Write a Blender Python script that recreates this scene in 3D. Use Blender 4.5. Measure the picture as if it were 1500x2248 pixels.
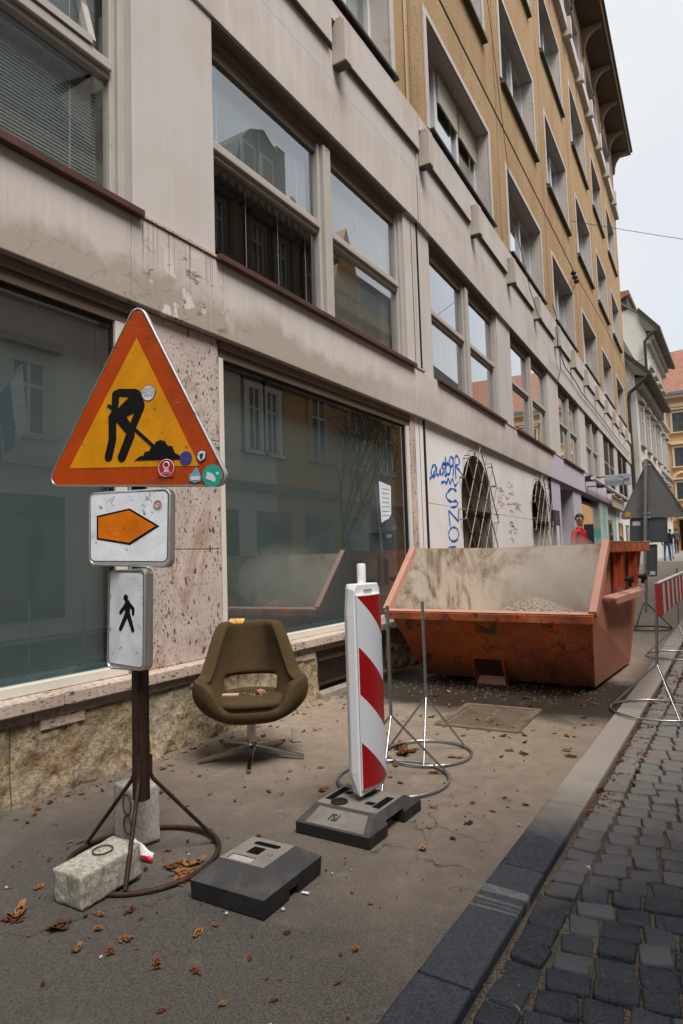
import bpy, bmesh, math, random
from mathutils import Vector, Matrix, noise as mnoise
R = random.Random(7)
sc = bpy.context.scene
for o in list(bpy.data.objects): bpy.data.objects.remove(o)
PI = math.pi; rad = math.radians

# ------------------------------------------------------------------ camera
EYE = Vector((0, 0, 1.2))
FPX, PW, PH = 1433.86, 1500, 2248            # focal length and frame of the photograph, in its pixels
_y, _p, _r = rad(-31.4), rad(4.1), rad(-1.79)
FW = Vector((math.sin(_y)*math.cos(_p), math.cos(_y)*math.cos(_p), math.sin(_p)))
_rt = Vector((math.cos(_y), -math.sin(_y), 0)); _up = _rt.cross(FW)
RT = _rt*math.cos(_r) + _up*math.sin(_r); UP = _up*math.cos(_r) - _rt*math.sin(_r)
cam = bpy.data.cameras.new('camera'); co = bpy.data.objects.new('camera', cam); sc.collection.objects.link(co)
m = Matrix.Identity(4)
for i in range(3): m[i][0] = RT[i]; m[i][1] = UP[i]; m[i][2] = -FW[i]; m[i][3] = EYE[i]
co.matrix_world = m
cam.sensor_fit = 'VERTICAL'; cam.sensor_height = 36; cam.lens = 36*FPX/PH
cam.clip_start = .05; cam.clip_end = 2000
sc.camera = co
def hit(px, py, P, n):                      # where the ray of a pixel meets the plane through P with normal n
    d = RT*(px-PW/2) - UP*(py-PH/2) + FW*FPX
    n = Vector(n); P = Vector(P)
    return EYE + d*((P-EYE).dot(n)/d.dot(n))
def ground(px, py, z=0): return hit(px, py, (0, 0, z), (0, 0, 1))

# ------------------------------------------------------------------ sky, sun, exposure
W = bpy.data.worlds.new('World'); sc.world = W; W.use_nodes = True
nt = W.node_tree; nt.nodes.clear()
out = nt.nodes.new('ShaderNodeOutputWorld'); bg = nt.nodes.new('ShaderNodeBackground')
sky = nt.nodes.new('ShaderNodeTexSky'); sky.sky_type = 'NISHITA'; sky.sun_disc = False
SUN_EL, SUN_ROT = rad(60), rad(118)
sky.sun_elevation = SUN_EL; sky.sun_rotation = SUN_ROT; sky.dust_density = 3
tc = nt.nodes.new('ShaderNodeTexCoord'); nz = nt.nodes.new('ShaderNodeTexNoise'); nz.inputs['Scale'].default_value = 2.2; nz.inputs['Detail'].default_value = 4
nt.links.new(tc.outputs['Generated'], nz.inputs['Vector'])
cr = nt.nodes.new('ShaderNodeValToRGB'); cr.color_ramp.elements[0].position = .35; cr.color_ramp.elements[0].color = (6.9, 7.3, 7.9, 1)
cr.color_ramp.elements[1].position = .6; cr.color_ramp.elements[1].color = (8.3, 8.4, 8.5, 1)
nt.links.new(nz.outputs['Fac'], cr.inputs['Fac'])
mx = nt.nodes.new('ShaderNodeMix'); mx.data_type = 'RGBA'; mx.inputs[0].default_value = .86
nt.links.new(sky.outputs[0], mx.inputs[6]); nt.links.new(cr.outputs[0], mx.inputs[7])
nt.links.new(mx.outputs[2], bg.inputs['Color']); bg.inputs['Strength'].default_value = .088
nt.links.new(bg.outputs[0], out.inputs[0])
sun = bpy.data.lights.new('sun', 'SUN'); sun.energy = 3.6; sun.angle = rad(28); sun.color = (1, .96, .9)
so = bpy.data.objects.new('sun', sun); sc.collection.objects.link(so)
sd = Vector((math.sin(SUN_ROT)*math.cos(SUN_EL), math.cos(SUN_ROT)*math.cos(SUN_EL), math.sin(SUN_EL)))
so.rotation_euler = sd.to_track_quat('Z', 'Y').to_euler()
sc.view_settings.view_transform = 'Standard'; sc.view_settings.look = 'None'
sc.view_settings.exposure = 0.40; sc.view_settings.gamma = 1
sc.render.engine = 'CYCLES'
cy = sc.cycles; cy.max_bounces = 8; cy.transparent_max_bounces = 16; cy.diffuse_bounces = 4; cy.glossy_bounces = 4
cy.volume_bounces = 1; cy.caustics_reflective = False; cy.caustics_refractive = False
try:
    cy.use_denoising = True; cy.denoiser = 'OPENIMAGEDENOISE'
except Exception: pass

# ------------------------------------------------------------------ mesh helpers
COL = sc.collection
class MB:
    def __init__(s, T=None): s.v = []; s.f = []; s.mi = []; s.T = T or (lambda x, y, z: (x, y, z)); s.cm = 0
    def vert(s, p):
        s.v.append(tuple(s.T(*p))); return len(s.v)-1
    def face(s, idx): s.f.append(tuple(idx)); s.mi.append(s.cm)
    def poly(s, pts): s.face([s.vert(p) for p in pts])
    def hexa(s, P):                          # 8 corners: bottom ring 0-3, top ring 4-7
        i = [s.vert(p) for p in P]
        for q in ((0,3,2,1),(4,5,6,7),(0,1,5,4),(1,2,6,5),(2,3,7,6),(3,0,4,7)): s.face([i[k] for k in q])
    def box(s, x0, x1, y0, y1, z0, z1):
        s.hexa([(x0,y0,z0),(x1,y0,z0),(x1,y1,z0),(x0,y1,z0),(x0,y0,z1),(x1,y0,z1),(x1,y1,z1),(x0,y1,z1)])
    def prism(s, pts, d):                    # pts: 3-D polygon, d: extrusion vector
        n = len(pts); a = [s.vert(p) for p in pts]; b = [s.vert((p[0]+d[0], p[1]+d[1], p[2]+d[2])) for p in pts]
        s.face(a[::-1]); s.face(b)
        for k in range(n): s.face((a[k], a[(k+1) % n], b[(k+1) % n], b[k]))
    def bar(s, p, q, w, h=None, up=(0,0,1)):
        p = Vector(p); q = Vector(q); d = (q-p).normalized(); h = h or w
        u = Vector(up)
        if abs(d.dot(u)) > .95: u = Vector((1,0,0))
        a = d.cross(u).normalized(); b = a.cross(d)
        P = []
        for c in (p, q):
            for sx, sy in ((-1,-1),(1,-1),(1,1),(-1,1)): P.append(c + a*(sx*w/2) + b*(sy*h/2))
        s.hexa(P)
    def tube(s, pts, r, n=8, closed=False, cap=True):
        pts = [Vector(p) for p in pts]; rings = []; L = len(pts)
        prev = None
        for i, p in enumerate(pts):
            a = pts[(i-1) % L] if (closed or i > 0) else p; b = pts[(i+1) % L] if (closed or i < L-1) else p
            d = (b-a)
            if d.length < 1e-9: d = Vector((0,0,1))
            d.normalize()
            if prev is None:
                u = Vector((0,0,1)) if abs(d.z) < .9 else Vector((1,0,0)); u = (u - d*u.dot(d)).normalized()
            else: u = (prev - d*prev.dot(d)).normalized()
            prev = u; w = d.cross(u); rr = r[i] if isinstance(r, (list, tuple)) else r
            rings.append([s.vert(p + (u*math.cos(2*PI*k/n) + w*math.sin(2*PI*k/n))*rr) for k in range(n)])
        for i in range(L if closed else L-1):
            A = rings[i]; B = rings[(i+1) % L]; off = 0
            if closed and i == L-1:
                off = min(range(n), key=lambda o: (Vector(s.v[A[0]])-Vector(s.v[B[o]])).length)
            for k in range(n): s.face((A[k], A[(k+1) % n], B[(k+1+off) % n], B[(k+off) % n]))
        if cap and not closed: s.face(rings[0][::-1]); s.face(rings[-1])
    def lathe(s, prof, n=16, c=(0,0,0)):
        rings = [[s.vert((c[0]+r*math.cos(2*PI*k/n), c[1]+r*math.sin(2*PI*k/n), c[2]+z)) for k in range(n)] for r, z in prof]
        for A, B in zip(rings, rings[1:]):
            for k in range(n): s.face((A[k], A[(k+1) % n], B[(k+1) % n], B[k]))
        s.face(rings[0][::-1]); s.face(rings[-1])
    def build(s, name, mat, parent=None, smooth=0, bevel=0, off=None, seg=2, fix=True):
        if off is None: off = Vector(parent.location) if (parent and parent.get('_w')) else Vector((0,0,0))
        me = bpy.data.meshes.new(name)
        me.from_pydata([tuple(Vector(v)-off) for v in s.v], [], s.f)
        for mm in (mat if isinstance(mat, (list, tuple)) else [mat]): me.materials.append(mm)
        if max(s.mi, default=0) > 0: me.polygons.foreach_set('material_index', s.mi)
        if fix:
            b = bmesh.new(); b.from_mesh(me); bmesh.ops.recalc_face_normals(b, faces=b.faces); b.to_mesh(me); b.free()
        if smooth:
            me.shade_smooth(); me.set_sharp_from_angle(angle=rad(smooth))
        o = bpy.data.objects.new(name, me); COL.objects.link(o)
        if parent: o.parent = parent
        if bevel:
            md = o.modifiers.new('bevel', 'BEVEL'); md.width = bevel; md.segments = seg; md.limit_method = 'ANGLE'; md.angle_limit = rad(40)
            md.harden_normals = False
        return o
def tag(o, label=None, cat=None, group=None, kind=None):
    if label: o['label'] = label
    if cat: o['category'] = cat
    if group: o['group'] = group
    if kind: o['kind'] = kind
    return o
def empty(name, loc=(0,0,0), rz=0, label=None, cat=None, group=None, kind=None, world=False):
    o = bpy.data.objects.new(name, None); COL.objects.link(o); o.location = loc; o.rotation_euler = (0,0,rz); o.empty_display_size = .1
    if world: o['_w'] = 1
    return tag(o, label, cat, group, kind)
def copy_tree(o, parent=None):
    c = o.copy(); COL.objects.link(c); c.parent = parent
    for ch in o.children: copy_tree(ch, c)
    return c
def meshed(o, mods=True):                     # freeze modifiers into a plain mesh
    dg = bpy.context.evaluated_depsgraph_get(); me = bpy.data.meshes.new_from_object(o.evaluated_get(dg)); o.modifiers.clear(); o.data = me; return o
def text_mesh(txt, size, M4, mat, name, parent, ext=.0006, bold=0, align='CENTER'):
    cu = bpy.data.curves.new('t', 'FONT'); cu.body = txt; cu.size = size; cu.align_x = align; cu.align_y = 'CENTER'; cu.extrude = ext; cu.offset = bold
    t = bpy.data.objects.new('t', cu); COL.objects.link(t); dg = bpy.context.evaluated_depsgraph_get()
    me = bpy.data.meshes.new_from_object(t.evaluated_get(dg)); bpy.data.objects.remove(t)
    me.transform(M4); me.materials.clear(); me.materials.append(mat)
    o = bpy.data.objects.new(name, me); COL.objects.link(o); o.parent = parent; return o
def cutter(o, cut):                            # real holes: boolean difference, then drop the cutter
    md = o.modifiers.new('b', 'BOOLEAN'); md.operation = 'DIFFERENCE'; md.object = cut; md.solver = 'EXACT'
    meshed(o); bpy.data.objects.remove(cut); return o

# ------------------------------------------------------------------ materials
class G:
    def __init__(s, name):
        s.m = bpy.data.materials.new(name); s.m.use_nodes = True; s.nt = s.m.node_tree; s.nt.nodes.clear()
        s.o = s.n('OutputMaterial'); s.b = s.n('BsdfPrincipled'); s.l(s.b.outputs[0], s.o.inputs[0])
    def n(s, t): return s.nt.nodes.new('ShaderNode'+t)
    def l(s, a, b): s.nt.links.new(a, b)
    def set(s, i, v):
        if hasattr(v, 'default_value') or hasattr(v, 'is_linked'): s.l(v, i)
        elif isinstance(v, (tuple, list)) and len(v) == 3 and i.type == 'RGBA': i.default_value = (*v, 1)
        else: i.default_value = v
    def pos(s): return s.n('NewGeometry').outputs['Position']
    def obj(s): return s.n('TexCoord').outputs['Object']
    def map(s, v, scale=(1,1,1), rot=(0,0,0)):
        k = s.n('Mapping'); s.l(v, k.inputs[0]); k.inputs['Scale'].default_value = scale; k.inputs['Rotation'].default_value = rot; return k.outputs[0]
    def noise(s, v, scale, detail=4, rough=.55, dist=0):
        k = s.n('TexNoise'); s.l(v, k.inputs['Vector']); k.inputs['Scale'].default_value = scale; k.inputs['Detail'].default_value = detail
        k.inputs['Roughness'].default_value = rough; k.inputs['Distortion'].default_value = dist; return k.outputs['Fac']
    def voro(s, v, scale, feat='F1', out='Distance', rnd=1):
        k = s.n('TexVoronoi'); s.l(v, k.inputs['Vector']); k.feature = feat; k.inputs['Scale'].default_value = scale; k.inputs['Randomness'].default_value = rnd
        return k.outputs[out]
    def ramp(s, f, *st, mode='LINEAR'):
        k = s.n('ValToRGB'); s.l(f, k.inputs[0]); e = k.color_ramp.elements; k.color_ramp.interpolation = mode
        e.remove(e[1]); v4 = lambda c: (c, c, c, 1) if isinstance(c, (int, float)) else (*c, 1)
        e[0].position = st[0][0]; e[0].color = v4(st[0][1])
        for p, c in st[1:]: x = e.new(p); x.color = v4(c)
        return k.outputs[0]
    def mix(s, f, a, b, mode='MIX'):
        k = s.n('Mix'); k.data_type = 'RGBA'; k.blend_type = mode; s.set(k.inputs[0], f); s.set(k.inputs[6], a); s.set(k.inputs[7], b); return k.outputs[2]
    def ma(s, op, a, b=0., clamp=False):
        k = s.n('Math'); k.operation = op; k.use_clamp = clamp; s.set(k.inputs[0], a); s.set(k.inputs[1], b); return k.outputs[0]
    def mr(s, v, a, b, c=0., d=1.):
        k = s.n('MapRange'); s.l(v, k.inputs[0]); k.inputs[1].default_value = a; k.inputs[2].default_value = b; k.inputs[3].default_value = c; k.inputs[4].default_value = d; return k.outputs[0]
    def warp(s, v, scale, amt):
        nn = s.n('TexNoise'); nn.inputs['Scale'].default_value = scale; nn.inputs['Detail'].default_value = 6; s.l(v, nn.inputs['Vector'])
        k = s.n('VectorMath'); k.operation = 'SCALE'; s.l(nn.outputs['Color'], k.inputs[0]); k.inputs['Scale'].default_value = amt
        w = s.n('VectorMath'); w.operation = 'ADD'; s.l(v, w.inputs[0]); s.l(k.outputs[0], w.inputs[1]); return w.outputs[0]
    def sep(s, v):
        k = s.n('SeparateXYZ'); s.l(v, k.inputs[0]); return k.outputs
    def bump(s, h, st=.3, d=.01, prev=None):
        k = s.n('Bump'); s.l(h, k.inputs['Height']); k.inputs['Strength'].default_value = st; k.inputs['Distance'].default_value = d
        if prev: s.l(prev, k.inputs['Normal'])
        return k.outputs[0]
    def end(s, col=None, rough=None, metal=None, nor=None, spec=None):
        if col is not None: s.set(s.b.inputs['Base Color'], col)
        if rough is not None: s.set(s.b.inputs['Roughness'], rough)
        if metal is not None: s.set(s.b.inputs['Metallic'], metal)
        if nor is not None: s.l(nor, s.b.inputs['Normal'])
        if spec is not None: s.b.inputs['Specular IOR Level'].default_value = spec
        return s.m
def simple(name, col, rough=.6, metal=0, var=.18, scale=8, bump=0, grime=None, gs=3., gp=(.5, .72), spec=.4):
    g = G(name); p = g.obj(); f = g.noise(p, scale, 6, .6)
    c = g.mix(f, tuple(x*(1-var) for x in col), tuple(min(1, x*(1+var)) for x in col))
    r = g.mr(f, .3, .7, max(0, rough-.08), min(1, rough+.08))
    if grime:
        q = g.ramp(g.noise(p, gs, 8, .68, .4), (gp[0], 0), (gp[1], 1)); c = g.mix(q, c, grime)
    nor = g.bump(g.noise(p, 60, 5, .6), bump, .004) if bump else None
    return g.end(c, r, metal, nor, spec)
def m_plaster(name, base, dark, seg1=False, lav=False, sc_=1):
    g = G(name); p = g.pos(); x = g.sep(p)
    st = g.noise(g.map(p, (1, 5, .35)), 2.2, 6, .62)
    bl = g.noise(p, 1.1, 5, .6, .5); fi = g.noise(p, 90, 3, .6)
    c = g.mix(g.ramp(st, (.38, 0), (.7, 1)), base, tuple(b*(.88 if seg1 else .93) for b in base))
    c = g.mix(g.ramp(bl, (.45, 0), (.75, .6)), c, dark)
    thin = g.ramp(g.noise(g.map(p, (1, 26, .55)), 1.6, 3, .5), (.64, 0), (.74, .42 if seg1 else .2))
    c = g.mix(thin, c, tuple(d*.8 for d in dark))
    if seg1:
        # brown damp stain along the foot of the lower band, with a wandering upper edge
        nn = g.noise(p, 1.3, 6, .65, .8); h = g.ma('ADD', x['Z'], g.ma('MULTIPLY', nn, -.55))
        k = g.mr(h, 2.90, 2.78, 0, .75); below = g.mr(x['Z'], 3.5, 3.46, 0, 1)
        kk = g.ma('MULTIPLY', k, below, True); yy = g.mr(x['Y'], 7.5, 5.6, .25, 1)
        kk = g.ma('MULTIPLY', kk, yy)
        c = g.mix(kk, c, (.33, .27, .22))
        edge = g.ramp(h, (.0, 0), (1, 0))
        # fallen render round the pillar head: pale and ochre scars
        d = g.n('VectorMath'); d.operation = 'DISTANCE'; g.l(p, d.inputs[0]); d.inputs[1].default_value = (-3.2, 3.25, 2.98)
        w = g.mr(d.outputs['Value'], .62, .25, 0, 1); sn = g.noise(p, 5.2, 6, .6, .7)
        c = g.mix(g.ma('MULTIPLY', w, g.ramp(sn, (.56, 0), (.60, 1))), c, (.62, .58, .52))
        sn2 = g.noise(g.map(p, (1,1,2.2)), 7, 5, .7, .9)
        c = g.mix(g.ma('MULTIPLY', w, g.ramp(sn2, (.60, 0), (.64, .9))), c, (.10, .08, .06))
        ck = g.voro(g.warp(g.map(p, (1,1,1.6)), 3, .5), 1.9, 'DISTANCE_TO_EDGE')
        c = g.mix(g.ma('MULTIPLY', kk, g.ramp(ck, (.0, .5), (.009, 0))), c, (.07, .055, .045))
        # thin run-off lines under the pilaster joint
        dr = g.ramp(g.noise(g.map(p, (1, 60, .12)), 1., 2, .5), (.60, 0), (.64, .75))
        zz = g.ma('MULTIPLY', g.mr(x['Z'], 3.05, 3.45, 0, 1), below, True)
        yb = g.ma('MULTIPLY', g.mr(x['Y'], 2.74, 2.80, 0, 1), g.mr(x['Y'], 3.75, 3.6, 0, 1), True)
        c = g.mix(g.ma('MULTIPLY', g.ma('MULTIPLY', dr, zz), yb), c, (.13, .10, .085))
    if lav: 
        k = g.mr(g.ma('ADD', x['Y'], g.ma('MULTIPLY', bl, .3)), 14.9, 15.1); kk = g.ma('MULTIPLY', k, g.mr(x['Z'], 3.5, 3.47), True)
        c = g.mix(kk, c, (.50, .44, .52))
    return g.end(c, .85, 0, g.bump(fi, .25, .004), .25)
PL = m_plaster('grey_render', (.565, .515, .485), (.36, .305, .26), True, True)
PIL = m_plaster('pilaster_render', (.54, .50, .48), (.45, .40, .365))
LOWW = m_plaster('pale_ground_floor_render', (.74, .71, .72), (.62, .54, .46))
def m_ochre():
    g = G('ochre_roughcast'); p = g.pos()
    sp = g.noise(p, 55, 3, .7); bl = g.noise(g.map(p, (1,1.5,.5)), 1.0, 6, .65)
    c = g.mix(g.ramp(sp, (.36, 0), (.62, 1)), (.21, .128, .066), (.56, .385, .215))
    c = g.mix(g.ramp(bl, (.42, 0), (.8, .75)), c, (.25, .15, .07))
    return g.end(c, .92, 0, g.bump(sp, .6, .012), .2)
OCH = m_ochre()
def m_trav(name, base, rust=.5, rough=.55, pit=1., horiz=False):
    g = G(name); p = g.pos(); v = g.map(p, (1,1,.55) if not horiz else (1,.6,1.6))
    bl = g.noise(p, 3.2, 7, .65, .6)
    c = g.mix(g.ramp(bl, (.3, 0), (.7, 1)), tuple(b*.72 for b in base), base)
    ru = g.ramp(g.noise(v, 2.6, 8, .72, 1.1), (.52, 0), (.66, rust)); c = g.mix(ru, c, (.27, .145, .07))
    p1 = g.noise(v, 26, 3, .55); p2 = g.noise(v, 70, 2, .5); ms = g.ramp(g.noise(v, 4, 4, .6), (.4, .2), (.6, 1))
    pits = g.ma('MAXIMUM', g.ramp(p1, (.62, 0), (.65, 1)), g.ma('MULTIPLY', g.ramp(p2, (.585, 0), (.62, 1)), ms))
    c = g.mix(g.ma('MULTIPLY', pits, .9*pit), c, (.045, .035, .03))
    inv = g.ma('SUBTRACT', 1., pits)
    return g.end(c, rough, 0, g.bump(inv, .5, .004), .3)
TRAV = m_trav('travertine_cladding', (.60, .50, .45), .75)
LEDGE = m_trav('travertine_ledge', (.62, .50, .42), .4, .6, .9, True)
def m_plinth():
    g = G('rough_plinth_stone'); p = g.pos(); x = g.sep(p)
    bl = g.noise(p, 3.5, 8, .7, .5); fi = g.noise(p, 34, 6, .72)
    c = g.mix(g.ramp(fi, (.3, 0), (.68, 1)), (.10, .065, .035), (.60, .48, .31))
    c = g.mix(g.ramp(bl, (.46, 0), (.70, .7)), c, (.46, .42, .36))
    c = g.mix(g.ramp(g.noise(p, 1.9, 6, .66, .9), (.54, 0), (.68, .65)), c, (.30, .17, .06))
    pt = g.ramp(g.noise(p, 45, 3, .6), (.66, 0), (.70, .85)); c = g.mix(pt, c, (.03, .024, .018))
    return g.end(c, .95, 0, g.bump(fi, .9, .02), .15)
PLIN = m_plinth()
SKIRT = simple('grey_stone_strip', (.30, .26, .22), .8, 0, .3, 20, .4, (.10, .08, .065), 6)
WFR = simple('weathered_window_paint', (.42, .385, .35), .55, 0, .12, 5, .15, (.16, .125, .10), 9, (.62, .75))
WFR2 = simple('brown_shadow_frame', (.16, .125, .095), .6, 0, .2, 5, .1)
ALU = simple('cream_metal_frame', (.66, .62, .55), .4, .0, .06, 5, 0, (.3, .25, .2), 12, (.68, .8))
SILLM = simple('oxide_red_sill_metal', (.085, .035, .028), .45, .0, .25, 6, 0, (.035, .02, .018), 4, (.5, .7))
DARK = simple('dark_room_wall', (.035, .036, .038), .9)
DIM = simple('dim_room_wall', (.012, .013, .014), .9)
SHOPB = simple('grey_green_window_film', (.175, .20, .20), .7, 0, .12, 1.1)
SLAT = simple('white_blind_slat', (.80, .82, .84), .45, 0, .04)
SLATT = simple('tan_blind_slat', (.42, .37, .28), .5, 0, .05)
CURT = simple('white_net_curtain', (.66, .68, .74), .8, 0, .08, 3)
WHITEF = simple('white_casement_paint', (.62, .60, .62), .5, 0, .08, 6, 0, (.3, .26, .24), 8, (.62, .78))
SURR = simple('pale_window_surround', (.52, .47, .43), .85, 0, .12, 4, .2, (.30, .26, .22), 5, (.55, .8))
BLACK = simple('black_cable', (.015, .014, .014), .5)
DKEDGE = simple('dark_olive_edge', (.10, .095, .06), .9, 0, .3, 12, .2)  # dark olive for ledge undersides, bracket feet and upper sills
def m_glass(name='window_glass', ior=1.62, tint=(.93,.96,.95), boost=1.9, wob=.0):
    g = G(name); g.nt.nodes.remove(g.b)
    ge = g.n('NewGeometry'); dt = g.n('VectorMath'); dt.operation = 'DOT_PRODUCT'; g.l(ge.outputs['Incoming'], dt.inputs[0]); g.l(ge.outputs['Normal'], dt.inputs[1])
    f0 = 2*((ior-1)/(ior+1))**2; fr_ = g.ma('ADD', g.ma('MULTIPLY', g.ma('POWER', g.ma('SUBTRACT', 1., g.ma('ABSOLUTE', dt.outputs['Value'])), 4.), 1-f0), f0)
    fr_ = g.ma('MULTIPLY', fr_, g.ma('SUBTRACT', 1., ge.outputs['Backfacing']))
    tr = g.n('BsdfTransparent'); tr.inputs[0].default_value = (*tint, 1); gl = g.n('BsdfGlossy'); gl.inputs['Roughness'].default_value = .0
    gl.inputs[0].default_value = (.95,.98,1,1)
    if wob:
        bp = g.bump(g.noise(g.pos(), 1.3, 2), wob, .05); g.l(bp, gl.inputs['Normal'])
    k = g.n('MixShader'); g.l(g.ma('MULTIPLY', fr_, boost, True), k.inputs[0]); g.l(tr.outputs[0], k.inputs[1]); g.l(gl.outputs[0], k.inputs[2]); g.l(k.outputs[0], g.o.inputs[0])
    return g.m
GLASS = m_glass(); SGLASS = m_glass('shop_glass', 1.55, (.9,.95,.95), 2.6)
GALV = simple('galvanised_steel', (.42, .44, .46), .32, .9, .2, 30, 0, (.22, .22, .23), 20, (.55, .75))
ALUM = simple('bare_aluminium_rim', (.55, .55, .54), .38, .85, .12, 10, 0, (.25, .23, .2), 14, (.6, .75))
RUSTP = simple('dark_rusty_post', (.035, .018, .013), .6, .3, .4, 12, .3, (.09, .04, .022), 9, (.5, .7))
# ------------------------------------------------------------------ facade coordinates: s along the street, n out of the wall, z up
FX = -3.216; YJ = 7.363; A2 = rad(-2.5)
D2 = Vector((math.sin(A2), math.cos(A2), 0)); N2 = Vector((D2.y, -D2.x, 0)); J0 = Vector((FX, YJ, 0))
def F(s, n, z):
    if z > 5.4: z = z + (z-5.4)*.0022*(s-20)
    if s <= YJ: return Vector((FX+n, s, z))
    p = J0 + D2*(s-YJ) + N2*n; p.z = z; return p
def rise(y): return 0 if y < 7 else .019*(min(y, 60)-7)
ob = empty('office_building', (FX, 0, 0), 0, 'grey and ochre office block along the pavement with big ground floor windows', 'building', world=True)
def fb(name, mat, s0, s1, n0, n1, z0, z1, parent=None, bevel=0, **k):
    b = MB(F); b.box(s0, s1, n0, n1, z0, z1); o = b.build(name, mat, parent or ob, bevel=bevel, off=Vector(ob.location), **k); return o
def wallgrid(b, s0, s1, z0, z1, nf, nb, holes, reveal=None):
    S = sorted({s0, s1, *[h[0] for h in holes], *[h[1] for h in holes]}); Z = sorted({z0, z1, *[h[2] for h in holes], *[h[3] for h in holes]})
    S = [s for s in S if s0 <= s <= s1]
    for a, c in zip(S, S[1:]):
        for e, g_ in zip(Z, Z[1:]):
            ms, mz = (a+c)/2, (e+g_)/2
            if any(h[0] < ms < h[1] and h[2] < mz < h[3] for h in holes): continue
            b.poly([(a,nf,e),(c,nf,e),(c,nf,g_),(a,nf,g_)])
    b.cm = 1 if reveal else 0
    for a, c, e, g_ in holes:
        b.poly([(a,nf,e),(a,nb,e),(a,nb,g_),(a,nf,g_)]); b.poly([(c,nb,e),(c,nf,e),(c,nf,g_),(c,nb,g_)])
        b.poly([(a,nf,g_),(a,nb,g_),(c,nb,g_),(c,nf,g_)]); b.poly([(a,nb,e),(a,nf,e),(c,nf,e),(c,nb,e)])
    b.cm = 0
# the street-level openings and strips
UW = [(-.9, 2.82), (3.60, 7.0), (7.80, 11.03), (11.93, 15.25), (16.5, 19.5), (20.7, 23.6), (24.8, 28.1), (29.2, 33.0)]      # first-floor window bays
SW = [(-1.2, 2.80), (3.66, 6.99)]
# lower band (between shop windows and first-floor windows) in slabs
for a, c in ((-4, -1.1), (-1.098, 2.787), (2.789, 3.50), (3.502, 7.06), (7.062, 7.35), (7.366, 10.9), (10.903, 14.6), (14.603, 16.1), (16.103, 23.8), (23.803, 35)):
    fb('fascia_slab', PL, a, c, -.30, 0, 2.88, 3.47, bevel=.008)
# upper fascia between window heads and the ochre wall
for a, c in ((-4, 1.2), (1.202, 3.80), (3.802, 5.36), (5.362, 7.35), (7.366, 8.3), (8.303, 10.9), (10.903, 15.6), (15.603, 20), (20.003, 25.5), (25.503, 35)):
    fb('fascia_slab', PL, a, c, -.34, 0, 5.40, 6.02, bevel=.006)
for a, c in ((-4, 2.2), (2.202, 4.2), (4.202, 6.31), (6.313, 7.35), (7.366, 8.42), (8.423, 10.6), (10.603, 12.8), (12.803, 17), (17.003, 22), (22.003, 28), (28.003, 35)):
    fb('fascia_slab', PIL, a, c, -.34, -.006, 6.026, 6.36, bevel=.005)
BR = [3.25, 5.43, 7.50, 9.62, 11.78, 13.95, 16.15, 18.33, 20.59, 22.87, 25.28, 27.6, 29.98, 32.37]
edges = [-4]+BR+[35]
for a, c in zip(edges, edges[1:]):
    if a > 0: a += .062
    if c < 34: c -= .13
    parts = [(a, c)] if not (a < YJ < c) else [(a, YJ-.004), (YJ+.004, c)]
    for q, w in parts:
        fb('ledge_slab', PL, q, w, -.3, .045, 6.37, 6.66, bevel=.004); fb('ledge_drip', DKEDGE, q+.01, w-.01, .0, .042, 6.362, 6.3685)
for a, c in ((-4, 1.9), (1.903, 4.3), (4.303, 7.35), (7.366, 10.3), (10.303, 14.2), (14.203, 19), (19.003, 26), (26.003, 35)): fb('ledge_slab', PL, a, c, -.3, .043, 6.662, 6.862)
BRM = m_plaster('stained_bracket_render', (.50, .44, .385), (.33, .28, .235))
for s in BR:
    w = .062
    b = MB(F); 
    for dz0, dz1, nn in ((6.20, 6.66, .155), (6.66, 6.70, .12)): b.box(s-w, s+w, -.006 if s < 7.36 or s > 7.6 else .0, nn, dz0, dz1)
    b.build('bracket', BRM, ob, bevel=.006, off=Vector(ob.location)); fb('bracket_foot', DKEDGE, s-w+.004, s+w-.004, .0, .15, 6.190, 6.199)
# pilasters between the first-floor windows
for (a, c), (d, e) in zip(UW, UW[1:]):
    q, w = c, d
    if q < YJ < w: fb('pilaster', PIL, q, YJ-.004, -.42, -.05, 3.472, 5.398, bevel=.006); fb('pilaster', PIL, YJ+.004, w, -.42, -.05, 3.472, 5.398, bevel=.006)
    else: fb('pilaster', PIL, q, w, -.42, -.05 if c > 3 else -.02, 3.472, 5.398, bevel=.006)
    fb('ledge_strip', LEDGE, q, min(w, YJ-.01) if q < YJ else w, -.04, .012, 3.473, 3.492)
fb('pilaster', PIL, -4, -.9, -.42, -.05, 3.472, 5.398); fb('pilaster', PIL, 33.0, 35, -.42, -.05, 3.472, 5.398)
# expansion-joint channels and thin conduit lines
for n_, s_, z0, z1 in ((.004, 7.30, 2.9, 3.45), (-.045, 7.20, 3.5, 5.38), (-.045, 7.28, 3.5, 5.38), (.005, 7.42, 5.42, 6.0), (.005, 7.34, 5.42, 6.0)):
    b = MB(F); b.tube([(s_, n_, z0), (s_, n_, z1)], .004, 6); b.build('conduit', WFR2 if s_ in (7.20, 7.34) else PIL, ob, off=Vector(ob.location))
b = MB(F); b.box(YJ-.003, YJ+.003, -.4, -.03, 0, 6.8); b.build('expansion_joint', DIM, ob, off=Vector(ob.location))
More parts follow.
